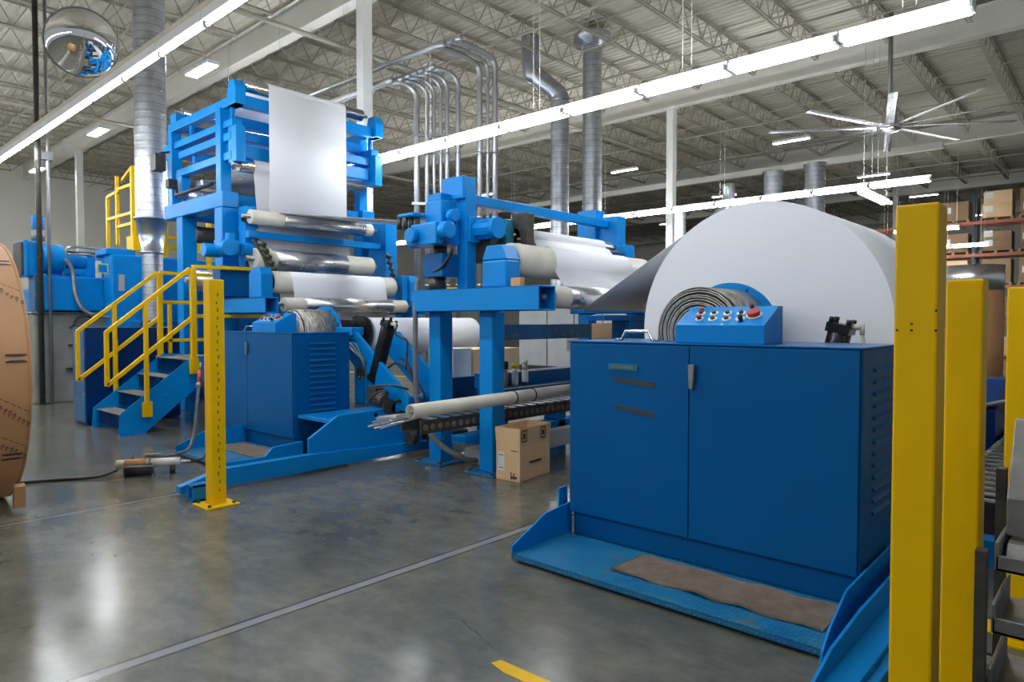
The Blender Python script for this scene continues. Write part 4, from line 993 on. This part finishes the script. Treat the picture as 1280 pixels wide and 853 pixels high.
# ------------------------------------------------------------------ carton, pipe, bottles, tracks
def rotz_box(mb, pts, z0, z1): return mb.prism(pts, 'z', z0, z1)
t = thing('open_carton', 'open brown cardboard box with raised flaps and a white label, by the centre posts', 'box', (4.95, 4.35, 0))
p = [(4.685, 4.156), (5.195, 4.215), (5.165, 4.485), (4.655, 4.426)]
def lerp(a, b_, k): return (a[0]+(b_[0]-a[0])*k, a[1]+(b_[1]-a[1])*k)
cen = (sum(q[0] for q in p)/4, sum(q[1] for q in p)/4)
body = MB(); ins = [lerp(q, cen, .025) for q in p]
def shell(mb, P0, P1, z0, z1, th=.006):
    for i in range(4):
        a, b_ = P0[i], P0[(i+1) % 4]; c, d = P1[i], P1[(i+1) % 4]
        ia, ib, ic, id_ = (lerp(q, cen, .02) for q in (a, b_, c, d))
        mb.add([(*a, z0), (*b_, z0), (*d, z1), (*c, z1), (*ia, z0), (*ib, z0), (*id_, z1), (*ic, z1)], [(0, 1, 2, 3), (4, 7, 6, 5), (3, 2, 6, 7), (0, 4, 5, 1), (1, 5, 6, 2), (0, 3, 7, 4)])
shell(body, p, p, 0, .325); body.prism(p, 'z', 0, .01)
bo = body.build('carton_body', 'kraft', t)
fl = MB(); po = [lerp(cen, q, 1.045) for q in p]; shell(fl, p, po, .325, .50); fl.build('carton_flaps', 'kraft', t)
def facepatch(a, b_, u0, u1, z0, z1, off=.003, k=1.0):
    A = lerp(a, b_, u0); Bq = lerp(a, b_, u1); dx, dy = b_[0]-a[0], b_[1]-a[1]; l = math.hypot(dx, dy); nx, ny = dy/l*off, -dx/l*off
    return MB().add([(A[0]+nx, A[1]+ny, z0), (Bq[0]+nx, Bq[1]+ny, z0), (Bq[0]+nx, Bq[1]+ny, z1), (A[0]+nx, A[1]+ny, z1)], [(0, 1, 2, 3)])
facepatch(p[3], p[0], .08, .36, .09, .27).build('shipping_label', 'label', t)
mb = MB()
for args in ((p[3], p[0], .64, .94, .285, .293), (p[3], p[0], .65, .9, .03, .05), (p[0], p[1], .3, .7, .155, .175), (p[3], p[0], .12, .32, .235, .242), (p[3], p[0], .12, .32, .115, .122), (p[3], p[0], .62, .66, .02, .09), (p[3], p[0], .75, .79, .02, .08)):
    q = facepatch(*args, off=.005); mb.add(q.v, q.f)
mb.build('printed_text', 'ink', t)
mb = MB()
for u0 in (.05, .64):
    for (a, b_, c, d) in ((0, .17, 0, .012), (0, .17, .10, .112), (0, .02, 0, .11), (.15, .17, 0, .11), (.05, .12, .03, .08)):
        q = facepatch(po[0], po[1], u0+a, u0+b_, .37+c, .37+d, off=.004); mb.add(q.v, q.f)
mb.build('handling_symbols', 'ink', t)

t = thing('plastic_pipe', 'long off-white plastic pipe strapped across the blue centre posts', 'pipe', (3.7, 4.43, .73))
pa, pb_ = Vector((3.62, 4.43, .742)), Vector((6.4, 4.43, .772))
MB().cyl(pa, pb_, .060, 32, hole=.050).build('pipe_body', 'pvc', t)
for k in (.46, .56): c = pa+(pb_-pa)*k; CY(c-Vector((.008, 0, 0)), c+Vector((.008, 0, 0)), .064, 28).build('strap', 'darksteel', t)
rp = None
for k in range(16):
    a = k*2.4; rr = .008+.028*((k*5) % 8)/8
    q0 = Vector((3.9, 4.43+rr*.4*math.cos(a), .712+rr*.5*math.sin(a))); q1 = Vector((3.36-.05*((k*3) % 4), 4.43+rr*1.8*math.cos(a), .672+rr*1.9*math.sin(a)))
    one(TB([q0, q1], .0045, 6), 'welding_rod', 'alu', 'thin gray rod sticking out of the left end of the off-white pipe', 'rod', tuple(q0), 'rods in the pipe')

t = thing('guide_rail', 'long blue low rail with a bright edge running behind the pipe', 'rail', (5, 5.0, 0))
MB().box(4.98, 10.0, 4.96, 5.05, .80, .95).box(4.98, 10, 4.80, 4.98, .79, .80).build('rail_body', 'blue_shaded', t, .004)
MB().box(4.98, 10, 4.955, 4.96, .935, .95).box(4.98, 10, 4.795, 4.80, .785, .80).build('rail_edge', 'alu', t)
for x in (5.2, 7.0, 9.0): MB().box(x, x+.12, 5.18, 5.24, 0, .79).box(x, x+.12, 5.0, 5.24, .76, .79).build('rail_leg', 'blue_shaded', t, .004)
B(4.98, 10, 5.6, 5.7, .62, .86).build('rear_rail', 'blue_shaded', t, .004)
t = thing('roller_track', 'low roller conveyor track with pale slats passing behind the centre posts', 'conveyor', (4.2, 5.0, 0))
MB().box(4.1, 10, 4.86, 4.88, .44, .57).box(4.1, 10, 5.14, 5.16, .44, .57).build('side_channel', 'darksteel', t)
mb = MB(); x = 4.2
while x < 8.4: mb.box(x, x+.08, 4.84, 5.15, .572, .582); x += .16
mb.build('track_slats', 'alu', t)
x = 4.15
while x < 6.6: CY((x, 4.85, .50), (x, 4.858, .50), .03, 8).build('track_wheel', 'mat', t); x += .09
MB().box(4.7, 10, 4.9, 5.1, .26, .34).build('lower_beam', 'blue', t, .004)
for x in (5.2, 6.2, 7.2): MB().box(x, x+.14, 4.9, 5.12, 0, .44).build('track_leg', 'blue', t, .004)
MB().box(5.4, 7.3, 4.5, 4.62, .16, .34).build('lower_channel', 'machine_gray', t, .004)
MB().box(5.4, 5.5, 4.5, 4.62, 0, .16).box(7.2, 7.3, 4.5, 4.62, 0, .16).build('track_leg', 'machine_gray', t)
one(MB().box(4.98, 5.22, 4.98, 5.2, 0, .16), 'steel_block', 'machine_gray', 'gray steel block on the floor between the two centre posts', 'block', (5.1, 5.1, 0), bevel=.006)
one(MB().box(5.65, 5.78, 4.1, 4.22, 0, .09), 'wood_block', 'orange', 'small brown wooden block on the floor behind the open box', 'block', (5.7, 4.15, 0), bevel=.004)

def bottle(x, y, z, r, h, mat, cap, label, capr=.5, caph=.25, band=None):
    t = thing('spray_bottle', label, 'bottle', (x, y, z), 'bottles on the blue rail')
    hb = h*(1-caph)
    MB().lathe((x, y, z), [(.001, 0), (r, 0), (r, hb*.85), (r*.6, hb), (.001, hb)], 24).build('bottle_body', mat, t)
    MB().lathe((x, y, z), [(.001, hb), (r*capr*1.2, hb), (r*capr*1.2, h), (.001, h)], 20).build('bottle_cap', cap, t)
    if band: MB().lathe((x, y, z), [(r+.001, hb*.15), (r+.001, hb*.7)], 24).build('bottle_label', band, t)
bottle(5.235, 4.86, .802, .036, .27, 'orange', 'blackrub', 'orange brown bottle with a black cap, leftmost on the blue rail', 1.0, .3)
bottle(5.40, 4.86, .802, .034, .24, 'label', 'yellow_plastic', 'white bottle with a yellow spray cap on the blue rail', .9, .2, 'white_plastic')
bottle(5.565, 4.86, .802, .034, .27, 'steel', 'white_plastic', 'gray aerosol can with a white cap, rightmost on the blue rail', .8, .12, 'label')

# legs and boxes beyond the big web
t = thing('blue_table', 'blue machine table under the gray web left of the big roll', 'table', (5.9, 4.2, 0))
MB().box(5.1, 7.6, 3.5, 3.7, 1.50, 1.55).box(5.5, 5.85, 3.5, 3.7, 1.2, 1.5).box(6.6, 6.8, 3.5, 3.7, 0, 1.5).box(5.55, 5.8, 3.5, 3.7, 0, 1.2).build('frame', 'blue_shaded', t, .006)
one(MB().box(5.85, 6.2, 3.44, 3.5, 1.545, 1.565), 'yellow_bracket', 'yellow', 'small flat yellow bracket under the edge of the gray web', 'bracket', (6, 3.47, 1.55))
one(MB().box(5.93, 6.08, 3.44, 3.49, 1.45, 1.54), 'lilac_tag', 'pink', 'lilac paper tag hanging under the yellow bracket', 'tag', (6, 3.46, 1.5))
one(MB().box(6.15, 6.9, 3.8, 4.4, .9, 1.47), 'carton', 'kraft', 'brown cardboard box partly hidden behind the web and blue table', 'box', (6.4, 4, .9), bevel=.004)
one(MB().box(6.1, 7.0, 3.75, 4.45, 0, .9), 'steel_stand', 'machine_gray', 'gray stand carrying the cardboard box behind the near blue stand', 'stand', (6.4, 4, 0), bevel=.004)
one(MB().box(6.3, 7.2, 6.4, 7.0, .62, 1.12), 'carton', 'kraft', 'large tan cardboard box behind the black hydraulic hoses', 'box', (6.7, 6.7, .62), bevel=.004)
one(MB().box(5.95, 6.28, 6.42, 6.9, .62, 1.14), 'carton', 'label', 'white cardboard box left of the tan one behind the hoses', 'box', (6.1, 6.7, .62), bevel=.004)
# gray enclosure far behind
t = thing('gray_enclosure', 'row of gray machine panels far behind the centre frame', 'machine', (13.5, 9, 0))
B(12.6, 14.2, 5.5, 11.2, 0, 1.78).build('housing', 'machine_gray', t, .01)
mb = MB()
for k in range(7): mb.box(12.585, 12.6, 5.5+.8*k, 5.515+.8*k, .4, 1.75)
mb.build('panel_seams', 'darksteel', t)
B(12.55, 12.6, 5.5, 11.2, .0, .42).build('kick_plate', 'blackrub', t)
B(12.56, 12.6, 8.1, 8.5, .75, 1.1).build('window_plate', 'steel', t)
B(12.56, 12.6, 9.3, 9.7, .8, 1.1).build('window_plate', 'steel', t)
one(B(11.5, 11.62, 3, 30, 0, .004), 'floor_tape', 'yellow', 'yellow safety line on the floor far behind the centre posts', 'floor marking', (11.5, 10, 0))
one(MB().add([(2.118, 2.045, .003), (2.165, 2.03, .003), (2.17, 1.75, .003), (2.10, 1.72, .003), (2.095, 1.95, .003), (2.118, 2.045, .0005), (2.165, 2.03, .0005), (2.17, 1.75, .0005), (2.10, 1.72, .0005), (2.095, 1.95, .0005)], [(4, 3, 2, 1, 0), (5, 6, 7, 8, 9), (0, 1, 6, 5), (1, 2, 7, 6), (2, 3, 8, 7), (3, 4, 9, 8), (4, 0, 5, 9)]), 'floor_tape', 'yellow', 'torn piece of yellow tape on the floor at the bottom edge', 'floor marking', (2.13, 1.9, 0))
# yellow parts between the tower and the centre frame
t = thing('yellow_guard', 'bent yellow guard bars between the tower and the centre frame', 'guard', (6.9, 8.0, 1.6))
q = MB(); bar(q, (6.9, 8.3, 1.72), (7.1, 8.1, 2.0), .06); bar(q, (7.1, 8.1, 2.0), (7.6, 8.1, 2.0), .06); bar(q, (6.9, 8.3, 1.70), (7.4, 8.2, 1.70), .06); bar(q, (7.0, 8.4, 1.4), (7.3, 8.1, 1.6), .06)
for x in (6.9, 7.4): bar(q, (x, 8.3, 0), (x, 8.3, 1.7), .05)
q.build('guard_bar', 'yellow', t, .004)

# ------------------------------------------------------------------ air tool on the floor at left
t = thing('air_pump', 'small dirty white air driven pump lying on the floor at left', 'pump', (2.55, 7.2, 0))
ax, ay_, az_ = 2.42, 7.10, .11
MB().cyl((ax-.14, ay_+.12, az_), (ax+.10, ay_-.02, az_), .045, 20).cyl((ax+.12, ay_-.03, az_), (ax+.34, ay_-.16, az_), .042, 20).cyl((ax+.34, ay_-.16, az_), (ax+.42, ay_-.21, az_), .012, 8).build('pump_body', 'white_plastic', t)
MB().cyl((ax-.08, ay_+.085, az_), (ax+.09, ay_-.014, az_), .048, 20).build('rusty_sleeve', 'orange', t, label='rusty brown middle sleeve')
MB().cyl((ax-.10, ay_+.02, .06), (ax+.10, ay_-.10, .06), .058, 20).cyl((ax+.25, ay_-.15, .04), (ax+.29, ay_-.17, .04), .038, 16).build('wheel', 'blackrub', t)
MB().tube([(ax-.12, ay_-.02, .01), (ax-.12, ay_-.02, .1), (ax+.1, ay_-.15, .1), (ax+.1, ay_-.15, .01)], .008, 6).tube([(ax-.02, ay_+.06, .15), (ax-.02, ay_+.06, .2)], .012, 8).tube([(ax+.08, ay_, .15), (ax+.08, ay_, .19), (ax+.2, ay_-.06, .19)], .012, 8).build('valve', 'steel', t)
one(TB(curve([(ax+.1, ay_+.0, .18), (ax+.3, ay_-.0, .15), (2.95, 7.22, .16), (3.05, 7.3, .3), (3.12, 7.38, .6), (3.17, 7.44, .80)], 8), .017, 8), 'air_hose', 'grayhose', 'gray and black hose rising from the pump to the red grip by the stair', 'hose', (3.0, 7.2, .1))
one(TB(curve([(ax+.3, ay_-.08, .12), (2.9, 7.02, .07), (3.1, 7.12, .12), (3.2, 7.3, .45), (3.22, 7.42, .75), (3.2, 7.47, .86)], 8), .009, 8), 'air_hose', 'blackrub', 'thin black line beside the gray hose going up to the red grip', 'hose', (3.0, 7.1, .1))
t = thing('spray_gun', 'red handled grip hanging at the foot of the yellow rail post', 'tool', (3.2, 7.5, .9))
MB().tube([(3.18, 7.46, .80), (3.21, 7.50, .96)], .022, 10).build('grip', 'red', t)
MB().tube([(3.21, 7.50, .96), (3.225, 7.52, 1.04)], .012, 8).tube([(3.17, 7.44, .78), (3.18, 7.46, .82)], .03, 10).build('nozzle', 'steel', t)
one(TB(curve([(ax-.14, ay_+.1, .06), (2.1, 7.22, .02), (1.8, 7.42, .012), (1.5, 7.55, .012), (1.2, 7.7, .012)], 8), .013, 8), 'floor_cable', 'blackrub', 'black air line on the floor from the pump to the left edge', 'hose', (2.0, 7.3, 0))

# ------------------------------------------------------------------ right edge: gear behind the posts
t = thing('bracket_rack', 'rack of gray steel channel brackets at the bottom right corner', 'rack', (2.65, .2, 0))
for k, z in enumerate((.18, .36, .54, .72)):
    x0 = 2.42+.05*k
    MB().box(x0, x0+.35, -.35, .30, z, z+.012).box(x0, x0+.012, -.35, .30, z, z+.05).box(x0, x0+.35, .29, .302, z, z+.09).build('shelf_channel', 'steel', t, .003)
MB().box(2.40, 2.45, .302, .33, 0, .82).box(2.80, 2.85, .302, .33, 0, 1.0).build('upright', 'darksteel', t)
MB().prism([(2.72, .80), (2.78, .80), (2.95, 1.02), (2.95, 1.16), (2.90, 1.16), (2.72, .92)], 'y', .10, .29).build('cradle_arm', 'steel', t, .003)
MB().prism([(2.62, .75), (3.1, .75), (3.1, .79), (2.66, .79)], 'y', -.2, .28).build('cradle_seat', 'steel', t, .003)
one(B(2.72, 3.0, -.2, .22, .792, .82), 'board', 'kraft', 'pale board lying in the steel bracket at the right edge', 'board', (2.8, 0, .79))
one(MB().box(3.3, 3.5, .36, .50, 0, .03).box(3.3, 3.5, .36, .38, 0, .16).box(3.3, 3.5, .48, .50, 0, .16).box(3.3, 3.5, .36, .50, .15, .16), 'square_tube', 'darksteel', 'dark hollow square tube end behind the shorter yellow post', 'tube', (3.4, .43, 0))
t = thing('ladder_track', 'dark roller track with pale slats between the two right posts', 'conveyor', (5.5, 1.0, 0))
B(4.6, 9.5, .42, .45, .34, .47).build('side_channel', 'coil', t); B(4.6, 9.5, .80, .83, .34, .47).build('side_channel', 'coil', t)
mb = MB()
for k in range(28):
    x = 4.65+.17*k; mb.box(x, x+.05, .43, .82, .472, .482)
mb.build('track_slats', 'alu', t)
for x in (5.5, 7.0, 8.5): B(x, x+.06, .5, .75, 0, .34).build('track_leg', 'darksteel', t)
t = thing('blue_hopper', 'small dark blue sloped machine seen between the right posts', 'machine', (7.6, 1.2, 0))
MB().prism([(7.2, .30), (8.2, .30), (8.2, .95), (7.8, .95), (7.2, .72)], 'y', .86, 1.6).box(7.3, 7.5, 1.0, 1.2, 0, .3).box(7.9, 8.05, 1.3, 1.5, 0, .3).build('housing', 'blue_dark', t, .01)
MB().beam((7.15, .84, .80), (7.9, .84, .62), .30, .02, (0, .3, 1)).build('chute_plate', 'machine_gray', t, .003)
one(B(5.0, 5.15, .56, .70, 0, .16), 'blue_block', 'blue', 'small blue block on the floor between the right posts', 'block', (5, .6, 0), bevel=.004)
# standing roll on a red pallet and bundles
t = thing('pallet', 'red painted pallet under the standing brown roll at right', 'pallet', (13.2, 2.0, 0))
MB().box(12.7, 13.7, 1.42, 2.44, .12, .15).box(12.7, 13.7, 1.42, 1.52, 0, .12).box(12.7, 13.7, 2.34, 2.44, 0, .12).box(12.7, 13.7, 1.88, 1.98, 0, .12).build('deck', 'redwood', t, .003)
t = thing('standing_roll', 'brown wrapped roll standing on a red pallet behind the right posts', 'paper roll', (13.2, 2.0, .15))
CY((13.2, 1.93, .15), (13.2, 1.93, 1.98), .44, 48).build('wrap', 'kraft2', t)
t = thing('foil_roll', 'shiny open ended foil ring standing on top of the brown roll at right', 'roll', (13.2, 2.0, 2.0))
MB().cyl((13.2, 1.93, 1.98), (13.2, 1.93, 2.38), .44, 48, hole=.41).build('ring', 'film', t)

# ------------------------------------------------------------------ storage racks on the right
RX = 33.0
t = thing('storage_rack', 'long pallet rack with dark uprights and orange beams at right, full of cartons', 'rack', (RX, 5, 0))
ylist = [-6.0+2.7*k for k in range(9)]
for y in ylist:
    for dx in (0, 1.1): B(RX+dx, RX+dx+.09, y-.05, y+.05, 0, 6.6).build('upright', 'rackdark', t)
levels = [.25, 1.55, 2.9, 4.2, 5.5]
for z in levels[1:]:
    for dx in (-.04, 1.12): B(RX+dx, RX+dx+.06, ylist[0], ylist[-1], z-.13, z).build('beam', 'rackorange', t)
cartons = []
for zi, z in enumerate(levels):
    for bi in range(len(ylist)-1):
        for s_ in range(2):
            y0 = ylist[bi]+.15+s_*1.26
            if not (-60 < px(RX, y0+.6, z)[0]-1240 < 90): continue
            q = random.random()
            if zi == 0 and q < .4:
                continue
            pw = 1.1; z0 = z+(.0 if zi else -.25)
            k = len(cartons); h = random.choice((.75, .95, 1.05))
            cartons.append(1)
            pal = one(MB().box(RX+.02, RX+1.05, y0, y0+pw, z0+.09, z0+.11).box(RX+.02, RX+1.05, y0, y0+.1, z0, z0+.09).box(RX+.02, RX+1.05, y0+pw-.1, y0+pw, z0, z0+.09).box(RX+.02, RX+1.05, y0+.5, y0+.6, z0, z0+.09),
                      'pallet', 'wood' if zi else 'redwood', 'wooden pallet under cartons in the far storage rack', 'pallet', (RX, y0, z0), 'pallets in the storage rack')
            n_ = random.choice((1, 2)); hh = h/n_
            for j in range(n_):
                bx_ = one(B(RX+.06, RX+1.0, y0+.04, y0+pw-.04-.08*random.random(), z0+.112+j*hh, z0+.11+(j+1)*hh), 'carton', 'carton_dimmed' if random.random() < .8 else 'kraft', 'carton stacked on a pallet in the far storage rack', 'box', (RX, y0, z0+.11+j*hh), 'cartons in the storage rack', bevel=.01)
                B(RX+.055, RX+.06, y0+.65, y0+.95, z0+.14+j*hh+hh*.35, z0+.14+j*hh+hh*.35+.25).build('carton_label', 'label', bx_)
for k in range(4):
    one(MB().box(27+.1*k, 29, 3.6, 6.2, .15+.22*k, .30+.22*k), 'sheet_bundle', 'machine_gray', f'{ORD[k]} gray bundle from the floor in the flat stack before the racks', 'bundle', (28, 5, .15+.22*k), 'gray bundles before the racks', bevel=.03)
    if k < 3: one(MB().box(27.3, 27.4, 3.8, 6.0, .30+.22*k, .37+.22*k).box(28.5, 28.6, 3.8, 6.0, .30+.22*k, .37+.22*k), 'spacer_strip', 'wood', f'wooden spacers above the {ORD[k]} gray bundle before the racks', 'spacer', (28, 5, .3+.22*k), 'spacers between the gray bundles')
one(MB().box(27, 29, 3.6, 6.2, .1, .15).box(27, 29, 3.6, 3.7, 0, .1).box(27, 29, 6.1, 6.2, 0, .1).box(27, 29, 4.8, 4.95, 0, .1), 'pallet', 'redwood', 'red pallet under the flat gray bundles before the racks', 'pallet', (28, 5, 0))
